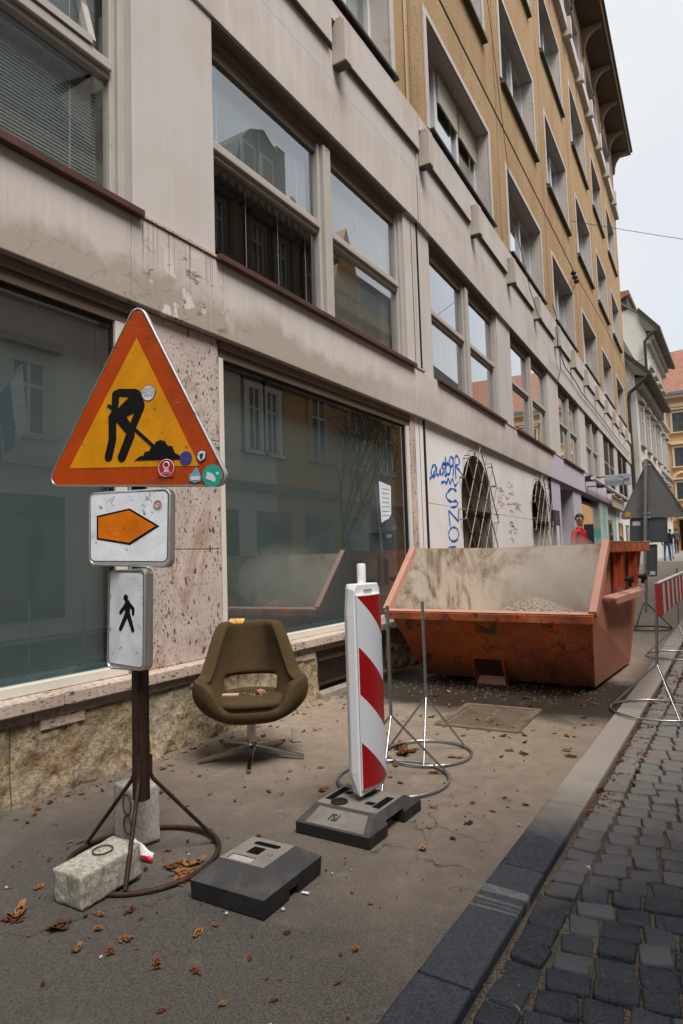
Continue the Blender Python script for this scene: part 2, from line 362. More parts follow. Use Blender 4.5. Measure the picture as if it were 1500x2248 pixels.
# pane-and-frame windows of the strip
def frame_rect(b, a, c, e, g_, n0, n1, w, mid_s=(), mid_z=()):
    b.box(a, a+w, n0, n1, e, g_); b.box(c-w, c, n0, n1, e, g_); b.box(a+w, c-w, n0, n1, e, e+w); b.box(a+w, c-w, n0, n1, g_-w, g_)
def blind(a, c, z0, z1, n, pitch, mat, parent, tilt=.45, drop=0):
    b = MB(F); z = z0; hw = .011; cs, sn = math.cos(tilt)*hw, -math.sin(tilt)*hw
    while z < z1:
        b.hexa([(a, n-cs, z+sn), (c, n-cs, z+sn), (c, n+cs, z-sn), (a, n+cs, z-sn), (a, n-cs, z+sn+.0012), (c, n-cs, z+sn+.0012), (c, n+cs, z-sn+.0012), (a, n+cs, z-sn+.0012)]); z += pitch
    o = b.build('blind_slats', mat, parent, fix=False, off=Vector(ob.location)); o['kind'] = 'stuff'
    k = MB(F)
    for t in (.12, .5, .88): k.box(a+(c-a)*t-.002, a+(c-a)*t+.002, n+.012, n+.014, z0, z1)
    k.build('blind_cord', SLAT, parent, off=Vector(ob.location)); return o
NW = -.14
for wi, (a, c) in enumerate(UW):
    z0, z1, zt = 3.50, 5.398, 4.44
    mid = a+(c-a)*.503 if wi != 0 else .9
    b = MB(F); w = .07
    b.box(a, a+w, NW-.05, NW+.03, z0, z1); b.box(c-.055, c, NW-.05, NW+.05, z0, z1); b.box(c-.10, c-.055, NW-.05, NW+.02, z0, z1)
    b.box(a+w, c-.10, NW-.05, NW+.03, z0, z0+.05)
    wn = b.build('window', WFR, ob, bevel=.006, off=Vector(ob.location))
    fb('head_rail', WFR2, a+w, c-.10, NW-.05, NW+.03, z1-.10, z1-.001, wn); fb('head_rail', WFR2, a+w, c-.10, NW-.05, NW+.012, z1-.19, z1-.101, wn)  # head rails and soffit dark brown: shade under the fascia put into colour
    for (q0, q1) in ((mid-.12, mid-.07), (mid-.065, mid+.065), (mid+.07, mid+.12)):
        fb('mullion', WFR, q0, q1, NW-.04, NW+(.075 if q1-q0 > .1 else .035), z0+.05, z1-.10, wn, bevel=.008)
    fb('sill', SILLM, a-.02, c+.04, -.18, .05, 3.452, 3.497, wn, bevel=.004)
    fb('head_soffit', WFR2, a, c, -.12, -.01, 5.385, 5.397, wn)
    halves = ((a+w, mid-.12), (mid+.12, c-.10))
    for hi, (q0, q1) in enumerate(halves):
        fb('transom', WFR, q0, q1, NW-.04, NW+.05, zt-.025, zt+.045, wn, bevel=.008)
        fb('transom', WFR, q0, q1, NW-.04, NW+.02, zt-.065, zt-.03, wn, bevel=.006)
        for lv, (e, g_) in enumerate(((z0+.05, zt-.065), (zt+.045, z1-.19))):
            fb('pane', GLASS, q0, q1, NW-.022, NW-.016, e, g_, wn)
            if wi in (0,):
                blind(q0+.02, q1-.02, e, g_, NW-.10, .0235, SLAT, wn, -.12)
            elif wi == 1 and not (hi == 0 and lv == 0): blind(q0+.02, q1-.02, e, g_, NW-.10, .0235, SLAT, wn, -.12)
            elif wi in (2, 3) and lv == 0: blind(q0+.02, q1-.02, e, g_, NW-.10, .03, SLATT, wn, .1)
            elif wi == 1: 
                k = MB(F)
                for t in (.03, .36, .66, .95): k.box(q0+(q1-q0)*t-.002, q0+(q1-q0)*t+.002, NW-.09, NW-.086, e, g_)
                k.build('blind_cord', SLAT, wn, off=Vector(ob.location))
            if wi == 6: fb('dark_shutter', BLACK, q0, q1, NW+.02, NW+.06, e, g_, wn)
        if wi == 7:
            k = MB(F); z = z0+.1
            while z < z1-.2: k.box(q0, q1, NW+.02, NW+.08, z, z+.03); z += .09
            k.build('louvre_slats', BLACK, wn, off=Vector(ob.location))['kind'] = 'stuff'
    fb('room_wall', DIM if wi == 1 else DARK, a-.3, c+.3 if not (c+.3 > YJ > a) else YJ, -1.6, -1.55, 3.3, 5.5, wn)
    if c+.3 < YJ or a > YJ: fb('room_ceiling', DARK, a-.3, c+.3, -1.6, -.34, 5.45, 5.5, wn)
# the tilted hopper sash of the nearest upper pane
b = MB(F)
for q0, q1 in ((1.02, 2.56),):
    P = [(q0, NW+.04, 4.52), (q1, NW+.04, 4.52), (q1, NW-.16, 5.20), (q0, NW-.16, 5.20)]
    for i in range(4): b.bar(P[i], P[(i+1) % 4], .045, .05)
b.build('hopper_sash', WFR, ob, off=Vector(ob.location))
# ------------------------------------------------------------------ shop windows
for si, (a, c) in enumerate(SW):
    b = MB(F); z0, z1 = .53, 2.878; n0, n1 = -.15, -.09
    b.box(a, c, n0, n1+.02, z0, z0+.055); b.box(c-.085, c, n0, n1+.02, z0+.055, z1-.13); b.box(a, a+.05, n0, n1+.03, z0+.055, z1-.13)
    sw = b.build('shop_window', ALU, ob, bevel=.004, off=Vector(ob.location))
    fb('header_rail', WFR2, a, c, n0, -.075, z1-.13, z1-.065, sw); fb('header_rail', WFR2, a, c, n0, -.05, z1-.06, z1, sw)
    fb('gasket', BLACK, a+.05, c-.086, n0+.01, n1-.01, z1-.155, z1-.131, sw)
    fb('gasket', BLACK, c-.098, c-.086, n0+.01, n1+.0, z0+.055, z1-.16, sw)
    fb('pane', SGLASS, a+.05, c-.098, n0+.035, n0+.041, z0+.055, z1-.155, sw)
    fb('window_film', SHOPB, a+.02, c-.03, n0-.14, n0-.12, z0+.06, z1-.14, sw)
    fb('inner_kerb', simple('blue_grey_inner_sill', (.13, .19, .22), .7), a+.05, c-.06, n0-.11, n0+.015, z0+.01, z0+.075, sw)
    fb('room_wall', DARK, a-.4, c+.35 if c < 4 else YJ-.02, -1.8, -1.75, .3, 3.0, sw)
# travertine pillars, each in stacked slabs
for a, c, zs in ((2.815, 3.645, (.53, 1.30, 2.10, 2.879)), (6.995, 7.125, (.53, 1.2, 1.95, 2.879)), (-4, -1.22, (.53, 1.3, 2.1, 2.879))):
    for e, g_ in zip(zs, zs[1:]): fb('stone_slab', TRAV, a, c, -.26, -.055, e, g_-.004, bevel=.004)
# ledge, strip and plinth stones
for a, c in ((-4, -.4), (-.397, 1.1), (1.103, 2.262), (2.265, 2.92), (2.923, 4.35), (4.353, 5.4), (5.403, 7.15)):
    b = MB(F); b.box(a, c, -.2, .055, .458, .528)
    b.build('ledge_stone', LEDGE, ob, bevel=.007, off=Vector(ob.location)); 
for a, c in ((-4, 1.4), (1.403, 2.1), (2.103, 2.5), (2.503, 2.86), (2.863, 3.2), (3.203, 3.9), (3.903, 5.1), (5.103, 7.15)):
    fb('strip_stone', SKIRT, a, c, -.1, .018 + R.uniform(-.004, .004), .405, .456, bevel=.003)
for a, c, z in ((2.15, 2.42, .345), (4.38, 4.55, .36), (4.56, 4.74, .35), (3.25, 3.55, .37)):
    fb('patch_stone', LEDGE, a, c, -.08, .012, z, .403, bevel=.004)
def plinth(a, c, z0, z1, n, amp, res=.022):
    b = MB(); ns = max(2, int((c-a)/res)); nz = max(2, int((z1-z0)/res)); g_ = []
    for i in range(ns+1):
        row = []
        for j in range(nz+1):
            s = a+(c-a)*i/ns; z = z0+(z1-z0)*j/nz; low = 1+1.6*max(0, 1-(z-z0)/.18)
            e = min(1, min(i, ns-i)/2, (nz-j)/1.5)
            d = (mnoise.fractal(Vector((s*9, z*9, 3)), 1, 2, 4)*amp*low + mnoise.fractal(Vector((s*30, z*30, 7)), 1, 2, 3)*amp*.5)*(.25+.75*e) - .012*(1-e) + .012*(low-1)
            row.append(b.vert(F(s, n+d, z)))
        g_.append(row)
    for i in range(ns):
        for j in range(nz): b.face((g_[i][j], g_[i+1][j], g_[i+1][j+1], g_[i][j+1]))
    o = b.build('plinth_stone', PLIN, ob, smooth=60, off=Vector(ob.location), fix=False)
    fb('plinth_core', PLIN, a, c, -.3, n-.03, -.05, z1)
    return o
for a, c in ((-4, .3), (.305, 1.99), (1.995, 2.90), (2.905, 3.755), (3.76, 4.80)): plinth(a, c, -.02, .404, .0, .016, .022 if a > 0 else .05)
plinth(6.07, 7.15, -.02, .404, .0, .03)
# ventilation grille between the plinth stones
fb('grille_recess', DIM, 4.80, 6.07, -.3, -.06, -.02, .404)
gr_ = MB(F); z = .13
gr_.box(4.82, 6.05, -.055, -.03, .09, .12); gr_.box(4.82, 4.85, -.055, -.03, .12, .40); gr_.box(6.02, 6.05, -.055, -.03, .12, .40)
vg = gr_.build('vent_grille', simple('rusty_grille', (.06, .035, .028), .6, .3, .3, 20), ob, off=Vector(ob.location))
fb('grille_head', simple('brown_board', (.10, .075, .06), .7), 4.85, 6.02, -.05, -.032, .30, .40, vg)
while z < .30:
    fb('slat', vg.data.materials[0], 4.85, 6.02, -.05, -.034, z, z+.010, vg); z += .021
fb('grille_curb', SKIRT, 4.78, 6.10, -.05, .06, -.01, .045, bevel=.008)
# ------------------------------------------------------------------ ground-floor wall after the joint, two arched barred openings
def arch_outline(cs, w, spring, top, bottom, n=14):
    P = [(cs-w, bottom)]
    for k in range(n+1):
        t = PI - PI*k/n; P.append((cs+w*math.cos(t), spring+(top-spring)*math.sin(t)))
    P.append((cs+w, bottom)); return P
NL = -.07
def arch_wall(s0, s1, z0, z1, arches):
    b = bmesh.new(); E = []
    def loop(P):
        v = [b.verts.new((p[0], 0, p[1])) for p in P]
        for i in range(len(v)): E.append(b.edges.new((v[i], v[(i+1) % len(v)])))
    loop([(s0, z0), (s1, z0), (s1, z1), (s0, z1)])
    for A in arches: loop(A)
    bmesh.ops.triangle_fill(b, edges=E, use_beauty=True)
    mb = MB(F); idx = {}
    for v in b.verts: idx[v] = mb.vert((v.co.x, NL, v.co.z))
    for f in b.faces: mb.face([idx[v] for v in f.verts])
    for A in arches:
        for i in range(len(A)):
            p, q = A[i], A[(i+1) % len(A)]; mb.cm = 1; mb.poly([(p[0], NL, p[1]), (q[0], NL, q[1]), (q[0], NL-.20, q[1]), (p[0], NL-.20, p[1])]); mb.cm = 0
    b.free(); return mb
AR = [(9.49, .73, 2.0, 2.70, .9), (13.86, .76, 2.0, 2.72, .9)]
mb = arch_wall(YJ+.004, 14.90, 1.862, 2.879, [[(p[0], max(p[1], 1.863)) for p in arch_outline(*A)] for A in AR])
REVL = simple('dark_reveal_render', (.21, .185, .17), .9, 0, .15, 4)  # arch reveals a darker grey-brown than the wall face
mb.build('wall_panel', [LOWW, REVL], ob, fix=False, off=Vector(ob.location))
mb = MB(F); wallgrid(mb, YJ+.004, 14.90, -.02, 1.856, NL+.002, NL-.20, [(A[0]-A[1], A[0]+A[1], .9, 1.856) for A in AR], True); mb.build('wall_panel', [LOWW, REVL], ob, fix=False, off=Vector(ob.location))
fb('joint_groove', DIM, YJ+.01, 14.9, NL-.02, NL-.004, 1.855, 1.864)
mb = MB(F); mb.box(7.13, YJ-.006, -.26, -.06, -.02, 2.879); mb.build('wall_strip', LOWW, ob, off=Vector(ob.location))
fb('corner_bead', WFR2, 7.24, 7.245, -.059, -.054, .1, 2.87)
for A in AR:
    fb('arch_room', DIM, A[0]-.9, A[0]+.9, NL-.8, NL-.75, .7, 2.8)
    b = MB(F); q0, q1 = A[0]-A[1], A[0]+A[1]; b.box(q0, q1, NL-.27, NL-.20, 1.78, 1.86); b.box(A[0]-.03, A[0]+.03, NL-.27, NL-.21, .9, 1.78)
    wn = b.build('arched_window', WFR2, ob, off=Vector(ob.location)); fb('pane', GLASS, q0, q1, NL-.30, NL-.295, .9, 2.68, wn)
    # diamond grille of bent rods standing off the wall
    g0 = MB(F); bars = []
    for k in range(-5, 6):
        for sgn in (1, -1):
            P = []
            cx = A[0]+k*.40
            zc = 1.75
            for t in [i*.05-1.2 for i in range(49)]:
                s_ = cx+sgn*t*.75; z_ = zc+t
                inside = abs(s_-A[0]) < A[1]+.13 and .8 < z_ < 2.0 or ((s_-A[0])/(A[1]+.13))**2+((z_-2.0)/.82)**2 < 1 and z_ >= 2.0
                if inside: P.append((s_, .015, z_))
            if len(P) > 3: bars.append(P)
    grl = None
    for P in bars:
        e = P[-1]; d = (P[-1][0]-P[-2][0], 0, P[-1][2]-P[-2][2]); 
        Q = P+[(e[0]+d[0]*.3, .02, e[2]+d[2]*.6), (e[0]+d[0]*.3, -.06, e[2]+d[2]*.7)]
        Q = [(P[0][0], -.07, P[0][2]), (P[0][0], .0, P[0][2])] + Q
        k = MB(F); k.tube(Q, .0085, 5)
        if grl is None: grl = k.build('window_grille', simple('bare_grille_steel', (.20, .17, .14), .6, .3, .3, 20), ob, off=Vector(ob.location))
        else: k.build('rod', grl.data.materials[0], grl, off=Vector(ob.location))
# doorway section, lavender and later shopfronts
LAV = simple('lavender_render', (.50, .42, .53), .85, 0, .1, 3, .2); LAVD = simple('pale_lavender_wall', (.46, .43, .49), .85, 0, .1, 3)
fb('wall_panel', LAV, 14.9, 16.1, NL-.28, NL+.02, -.02, 2.879); fb('downpipe', BLACK, 14.86, 14.90, NL, NL+.05, -.0, 2.87)
fb('door_jamb', LAVD, 18.0, 19.3, -1.3, NL, -.02, 2.879); fb('door_recess', WFR2, 16.1, 18.0, -1.35, -1.3, -.02, 2.879)
fb('door_side', simple('brown_door_side', (.12, .085, .07), .7), 16.06, 16.12, -1.3, NL+.01, -.02, 2.879)
b = MB(F); b.box(16.6, 17.7, -1.29, -1.24, .1, 2.4); dr = b.build('door', simple('grey_street_door', (.22, .2, .2), .5), ob, off=Vector(ob.location)); fb('handle', GALV, 16.7, 16.74, -1.24, -1.19, 1.1, 1.3, dr)
fb('recess_ceiling', LAVD, 16.1, 18.0, -1.3, NL, 2.84, 2.879)
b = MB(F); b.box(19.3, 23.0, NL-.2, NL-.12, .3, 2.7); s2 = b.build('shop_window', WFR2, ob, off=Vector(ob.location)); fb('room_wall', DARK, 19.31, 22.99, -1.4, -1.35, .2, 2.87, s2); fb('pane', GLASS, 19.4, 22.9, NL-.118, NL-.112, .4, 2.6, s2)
fb('wall_panel', LAVD, 19.3, 23.0, NL-.28, NL, -.02, .3)
TEAL = G('teal_sprayed_wall'); q = TEAL.pos(); c_ = TEAL.mix(TEAL.ramp(TEAL.noise(TEAL.map(q, (1, 1.2, .5)), 1.5, 4, .6, 1.), (.5, 0), (.58, 1)), (.42, .42, .41), (.10, .38, .33)); TEAL = TEAL.end(c_, .8)
fb('wall_panel', TEAL, 23.0, 27.5, NL-.28, NL, -.02, 2.879)
for a, c in ((25.0, 26.0), (28.2, 29.6), (31, 32.4)):
    b = MB(F); b.box(a, c, NL+.002, NL+.03, .4, 2.3); o = b.build('window', WFR2, ob, off=Vector(ob.location)); fb('pane', GLASS, a+.06, c-.06, NL+.032, NL+.037, .5, 2.2, o)
fb('wall_panel', LOWW, 27.5, 35, NL-.28, NL, -.02, 2.879)
for a, c, e, g_ in ((15.05, 15.6, 1.2, 2.15),): 
    o = fb('notice_case', simple('dark_notice_case', (.05,.055,.07), .4), a, c, NL+.022, NL+.07, e, g_); fb('paper', CURT, a+.08, a+.4, NL+.071, NL+.074, e+.1, e+.6, o)
# ------------------------------------------------------------------ ochre storeys
RS = [3.80, 7.92, 12.13, 16.45, 21.04, 25.62, 30.17]; RE = [6.73, 10.88, 15.10, 19.40, 24.06, 28.50, 33.19]
LV = [(6.97, 8.68), (10.52, 12.42), (14.17, 16.15), (17.95, 19.9)]
def cutj(a, c): return [(a, c)] if c <= YJ or a >= YJ else [(a, YJ-.004), (YJ+.004, c)]
for (a, c) in ((-4, YJ-.004), (YJ+.004, 35)):
    hs = [(max(s, a), min(e, c), z0, z1) for s, e in zip(RS, RE) for z0, z1 in LV if e < c+.01 and s > a]
    b = MB(F); wallgrid(b, a, c, 6.865, 20.9, -.02, -.42, hs, True); b.build('upper_wall', [OCH, SURR], ob, fix=False, off=Vector(ob.location))
# thin vertical render joints
for s in (7.3, 11.6, 15.9, 20.2, 24.8, 29.3):
    fb('render_joint', simple('joint_line', (.12, .08, .05), .9) if s == 7.3 else bpy.data.materials['joint_line'], s, s+.014, -.0195, -.0165, 6.9, 20.5)
b = MB(F); b.tube([(7.16, -.0, 6.87), (7.16, -.0, 20)], .018, 6); b.tube([(7.22, -.0, 8.0), (7.22, -.0, 20)], .01, 6); b.build('conduit', simple('ochre_conduit', (.42, .31, .19), .6), ob, off=Vector(ob.location))
for li, (z0, z1) in enumerate(LV):
    for wi, (a, c) in enumerate(zip(RS, RE)):
        b = MB(F); w = .10
        b.box(a-w, a, -.018, .012, z0, z1+w); b.box(c, c+w, -.018, .012, z0, z1+w); b.box(a, c, -.018, .012, z1, z1+w)
        sr = b.build('window_surround', SURR, ob, bevel=.005, off=Vector(ob.location))
        fb('sill', DKEDGE if li else BLACK, a-.06, c+.06, -.3, .075, z0-.10 if li else z0-.035, z0-.045 if li else z0, sr); 
        if li: fb('sill_flashing', BLACK, a-.02, c+.02, -.3, .055, z0-.043, z0+.02, sr)
        n = -.29; b = MB(F); ww = .055
        frame_rect(b, a, c, z0, z1, n-.03, n+.03, ww)
        wd = b.build('window', WHITEF, ob, bevel=.004, off=Vector(ob.location))
        L = c-a; cuts = (.33, .66)
        for t in cuts: fb('mullion', WHITEF, a+L*t-.05, a+L*t+.05, n-.03, n+.045, z0+ww, z1-ww, wd, bevel=.006)
        xs = [a+ww, a+L*cuts[0]-.05, a+L*cuts[0]+.05, a+L*cuts[1]-.05, a+L*cuts[1]+.05, c-ww]
        for k in range(3):
            q0, q1 = xs[2*k], xs[2*k+1]
            fb('pane', GLASS, q0, q1, n-.008, n-.002, z0+ww, z1-ww, wd)
            if R.random() < .75:
                cb = MB(F); m_ = 16; P = []
                for i in range(m_+1): P.append((q0+(q1-q0)*i/m_, n-.10+.012*math.sin(i*1.9+wi)))
                for i in range(m_): cb.poly([(P[i][0], P[i][1], z0+.06), (P[i+1][0], P[i+1][1], z0+.06), (P[i+1][0], P[i+1][1], z1-.05), (P[i][0], P[i][1], z1-.05)])
                cb.build('curtain', CURT, wd, fix=False, smooth=60, off=Vector(ob.location))
            if li == 0 and wi == 1 and k > 0: fb('roller_shutter', SLATT, q0, q1, n+.05, n+.08, z1-.55, z1-.06, wd)
        fb('room_wall', DARK, a-.05, c+.05, n-.6, n-.55, z0-.1, z1+.1, wd)
# second cornice with brackets below the top storey
BR2 = [3.3, 5.6, 8.2, 10.9, 13.4, 15.8, 18.2, 20.52, 22.9, 25.1, 27.5, 29.9, 32.7]
ed = [-4]+BR2+[35]
for a, c in zip(ed, ed[1:]):
    for q, w in cutj(a+.12, c-.12): fb('ledge_slab', PL, q, w, -.3, .15, 17.50, 17.93, bevel=.01)
for s in BR2:
    if abs(s-YJ) > .2: fb('bracket', PL, s-.11, s+.11, -.018, .26, 17.30, 17.90, bevel=.01)
# eave with curved corbels
EAV = simple('brown_eave_boards', (.085, .055, .035), .8, 0, .25, 4); FASC = simple('eave_edge', (.34, .25, .17), .7); GUT = simple('dark_gutter', (.03, .035, .03), .5)
for a, c in cutj(-4, 35.55): fb('eave_soffit', EAV, a, c, -.3, .80, 20.92, 21.02); fb('eave_fascia', FASC, a, c, .80, .84, 20.90, 21.10); fb('gutter', GUT, a, c, .845, .93, 21.02, 21.14)
for a, c in cutj(-4, 35): fb('roof', GUT, a, c, -6, .6, 21.03, 21.4)
CORB = simple('shaded_corbel_render', (.22, .165, .11), .85, 0, .15, 4)  # eave shade put into the corbels' brown
for s in (9.5, 12.2, 14.9, 17.6, 20.2, 22.7, 25.3, 27.9, 30.5, 33.0, 35.0):
    b = MB(F); prof = [(-.018, 19.9), (.06, 19.9), (.09, 20.0)]
    for k in range(7):
        t = k/6*PI/2; prof.append((.09+.50*(1-math.cos(t)), 20.05+.70*math.sin(t)))
    prof += [(.70, 20.75), (.70, 20.918), (-.018, 20.918)]
    b.prism([(s-.07, p[0], p[1]) for p in prof], (.14, 0, 0)); b.build('corbel', CORB, ob, off=Vector(ob.location))
# side and back walls so the block is a solid building
b = MB(F); b.box(-4, YJ-.004, -8, -1.9, -.1, 20.9); b.box(YJ+.004, 34.98, -8, -1.9, -.1, 20.9); b.build('core_wall', OCH, ob, off=Vector(ob.location))
fb('end_wall', OCH, 34.75, 34.99, -8, -.425, 6.87, 20.9); fb('end_wall', PL, 34.6, 34.99, -8, -.43, -.1, 6.86)
# ------------------------------------------------------------------ ground, pavement, kerb, cobbled road
KX0, KX1 = -.888, -.716
def m_asphalt():
    g = G('worn_asphalt'); p = g.pos(); x = g.sep(p)
    fi = g.noise(p, 150, 3, .7); md = g.noise(p, 9, 6, .65); bl = g.noise(p, 1.0, 6, .62, .6)
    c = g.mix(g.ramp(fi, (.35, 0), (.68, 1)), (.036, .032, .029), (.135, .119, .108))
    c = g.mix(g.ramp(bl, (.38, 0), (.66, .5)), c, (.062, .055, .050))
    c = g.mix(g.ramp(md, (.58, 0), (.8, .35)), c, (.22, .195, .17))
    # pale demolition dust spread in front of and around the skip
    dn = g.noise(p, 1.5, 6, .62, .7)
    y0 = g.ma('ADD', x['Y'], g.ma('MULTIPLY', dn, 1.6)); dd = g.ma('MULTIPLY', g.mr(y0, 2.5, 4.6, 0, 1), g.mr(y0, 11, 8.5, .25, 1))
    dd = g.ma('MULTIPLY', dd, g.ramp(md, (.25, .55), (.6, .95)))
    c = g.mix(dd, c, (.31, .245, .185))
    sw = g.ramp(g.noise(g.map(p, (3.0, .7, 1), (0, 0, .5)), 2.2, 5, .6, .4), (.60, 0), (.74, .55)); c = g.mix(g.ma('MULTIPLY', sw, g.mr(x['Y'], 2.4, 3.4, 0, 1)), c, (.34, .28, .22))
    # damp run-off under the skip
    d = g.n('VectorMath'); d.operation = 'DISTANCE'; g.l(g.map(p, (.62, 1.35, 1)), d.inputs[0]); d.inputs[1].default_value = (-1.85*.62, 5.75*1.35, 0)
    wt = g.mr(g.ma('ADD', d.outputs['Value'], g.ma('MULTIPLY', dn, .9)), 1.85, 1.45, 0, .93); c = g.mix(wt, c, (.022, .016, .012))
    # hairline cracks
    ck = g.ma('MULTIPLY', g.ramp(g.voro(g.warp(p, 5, .34), .55, 'DISTANCE_TO_EDGE'), (0, .8), (.0022, 0)), g.ramp(g.noise(p, 1.3, 3, .6), (.50, 0), (.60, 1)))
    c = g.mix(ck, c, (.018, .015, .013))
    # old splashes
    sp = g.ramp(g.noise(p, 23, 2, .5), (.76, 0), (.80, .5)); c = g.mix(sp, c, (.30, .28, .26))
    nb = g.bump(fi, .35, .004); nb = g.bump(md, .25, .012, nb)
    r = g.ma('SUBTRACT', .88, g.ma('MULTIPLY', wt, .35))
    return g.end(c, r, 0, nb, .3)
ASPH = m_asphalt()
def sheet(name, xs, ys, mat, zf):
    b = MB(); g_ = [[b.vert((x, y, zf(x, y))) for y in ys] for x in xs]
    for i in range(len(xs)-1):
        for j in range(len(ys)-1): b.face((g_[i][j], g_[i+1][j], g_[i+1][j+1], g_[i][j+1]))
    return tag(b.build(name, mat, fix=False, smooth=40), kind='structure')
FARG = simple('far_grey_ground', (.17, .16, .155), .9, 0, .15, .5)
sheet('ground', [-300, -60, -6, 0, 6, 60, 300], [-300, -20, 0, 7, 15, 25, 40, 60, 100, 300, 600], FARG, lambda x, y: -.16 + rise(y)*1.0)
PX = [-6.5] + [-3.3 + (KX0+.003+3.3)*i/24 for i in range(25)]
PY = [-6, -2] + [i*.15 for i in range(0, 90)] + [14+i*2 for i in range(30)]
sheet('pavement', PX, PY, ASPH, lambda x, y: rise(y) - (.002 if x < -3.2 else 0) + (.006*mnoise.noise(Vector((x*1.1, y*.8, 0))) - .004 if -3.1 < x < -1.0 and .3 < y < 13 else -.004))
STREETM = simple('far_street_paving', (.20, .19, .185), .85, 0, .12, 1.2)
g = G('sand_bed'); p = g.pos(); SAND = g.end(g.mix(g.ramp(g.noise(p, 160, 4, .75), (.38, 0), (.66, 1)), (.018, .015, .012), g.mix(g.ramp(g.noise(p, 5, 4, .6), (.4, 0), (.65, 1)), (.10, .085, .062), (.19, .155, .11))), .95, 0, g.bump(g.noise(p, 110, 4, .7), .8, .008), .2)
sheet('street', [KX1+.001, 0, 2, 3.4], [-6, 0, 7, 14, 20, 30, 40, 60, 75], SAND, lambda x, y: rise(y)-.0365)
sheet('side_street', [-30, -7.4, -3.0, KX0], [36, 38, 42, 48, 56, 62, 75], STREETM, lambda x, y: rise(y)+.006)
def m_granite():
    g = G('dark_granite'); p = g.pos(); x = g.sep(p); oi = g.n('ObjectInfo').outputs['Random']
    fi = g.noise(p, 120, 3, .75); bl = g.noise(p, 3, 5, .6, .4)
    c = g.mix(g.ramp(fi, (.38, 0), (.64, 1)), (.004, .006, .010), (.040, .049, .068))
    c = g.mix(g.ramp(bl, (.48, 0), (.78, .3)), c, (.048, .055, .068))
    c = g.mix(g.ma('MULTIPLY', oi, .15), c, (.10, .10, .105))
    vein = g.ramp(g.noise(g.map(p, (.35, 2.2, 1), (0, 0, .35)), 1.35, 4, .45, .9), (.60, 0), (.615, .6), (.635, 0))
    c = g.mix(g.ma('MULTIPLY', vein, g.ramp(g.noise(p, 60, 3, .7), (.3, .4), (.6, 1))), c, (.24, .235, .225))
    dn = g.noise(p, 1.7, 6, .62, .6); yy = g.ma('ADD', x['Y'], g.ma('MULTIPLY', dn, 1.0))
    dd = g.mr(yy, 3.3, 4.3, 0, .9); c = g.mix(g.ma('MULTIPLY', dd, g.mr(yy, 11, 8, .45, 1)), c, (.40, .35, .30))
    return g.end(c, g.mr(bl, .3, .7, .5, .72), 0, g.bump(fi, .3, .003), .4)
GRAN = m_granite()
kb = empty('kerb', (0, 0, 0), kind='structure')
ky = [-1.2, -.4, .35, 1.08, 1.80, 2.57, 3.30, 4.0, 4.75, 5.5, 6.2]
while ky[-1] < 60: ky.append(ky[-1] + R.uniform(.7, .95)*(1 if ky[-1] < 16 else 3))
for i, (a, c) in enumerate(zip(ky, ky[1:])):
    b = MB(); za, zc = rise(a), rise(c); e = .004; j = R.uniform(-.003, .003)
    b.hexa([(KX0, a+e, -.2), (KX1, a+e, -.2), (KX1, c-e, -.2), (KX0, c-e, -.2), (KX0, a+e, za+j), (KX1+j, a+e, za+j-.004), (KX1+j, c-e, zc+j-.004), (KX0, c-e, zc+j)])
    o = b.build('kerb_stone', GRAN, kb, bevel=.009 if a < 14 else 0, seg=3)
# cobbles: rows across the road; the nearest ones single stones, the rest joined
def m_sett():
    g = G('sett_granite'); p = g.pos(); x = g.sep(p)
    rn = g.n('NewGeometry').outputs['Random Per Island']; oi = g.n('ObjectInfo').outputs['Random']; r_ = g.ma('FRACT', g.ma('ADD', rn, g.ma('MULTIPLY', oi, 7.31)))
    fi = g.noise(p, 130, 3, .75); bl = g.noise(p, 14, 4, .6)
    c = g.mix(g.ramp(fi, (.38, 0), (.66, 1)), (.003, .0045, .008), (.026, .035, .052))
    c = g.mix(g.ramp(r_, (.0, .0), (.62, .06), (.8, .3), (.9, .75), (1, .95)), c, (.075, .080, .09))
    c = g.mix(g.ramp(g.noise(p, 210, 2, .6), (.66, 0), (.72, .7)), c, (.20, .23, .28)); c = g.mix(g.ramp(bl, (.5, 0), (.8, .25)), c, (.07, .07, .072))
    vn = g.ramp(g.noise(g.map(p, (1.2, 2.6, 1), (0, 0, .5)), 2.6, 3, .5, .8), (.665, 0), (.68, .85), (.705, .8), (.715, 0)); vk = g.ramp(r_, (.62, 0), (.64, 1))
    c = g.mix(g.ma('MULTIPLY', vn, vk), c, (.45, .43, .41))
    dn = g.noise(p, 1.5, 6, .62, .6); d = g.ma('ADD', g.ma('ADD', x['Y'], g.ma('MULTIPLY', x['X'], -1.1)), g.ma('MULTIPLY', dn, 1.2))
    dd = g.mr(d, 3.6, 5.6, 0, .75); c = g.mix(g.ma('MULTIPLY', dd, g.mr(x['Y'], 14, 8, .6, 1)), c, (.34, .31, .285))
    return g.end(c, g.mr(bl, .3, .7, .48, .68), 0, g.bump(g.noise(p, 38, 6, .75), .8, .012), .4)
SETT = m_sett()
def sett_shape(w, l, rr):
    """irregular eight-sided stone: bottom ring, shoulder ring, top ring"""
    base = [(-.5,-.41),(-.43,-.5),(.43,-.5),(.5,-.41),(.5,.41),(.43,.5),(-.43,.5),(-.5,.41)]
    j = [(x*w*(1+rr.uniform(-.14,.06)), y*l*(1+rr.uniform(-.14,.06))) for x, y in base]
    t = rr.uniform(-.003, .003); u = rr.uniform(-.003, .003); rings = []
    for s, z in ((1.0, -.05), (1.0, -.010), (.965, -.0025), (.88, 0)):
        rings.append([(x*s, y*s, z + (t*x/w+u*y/l)*2*(1 if z > -.02 else 0)) for x, y in j])
    return rings
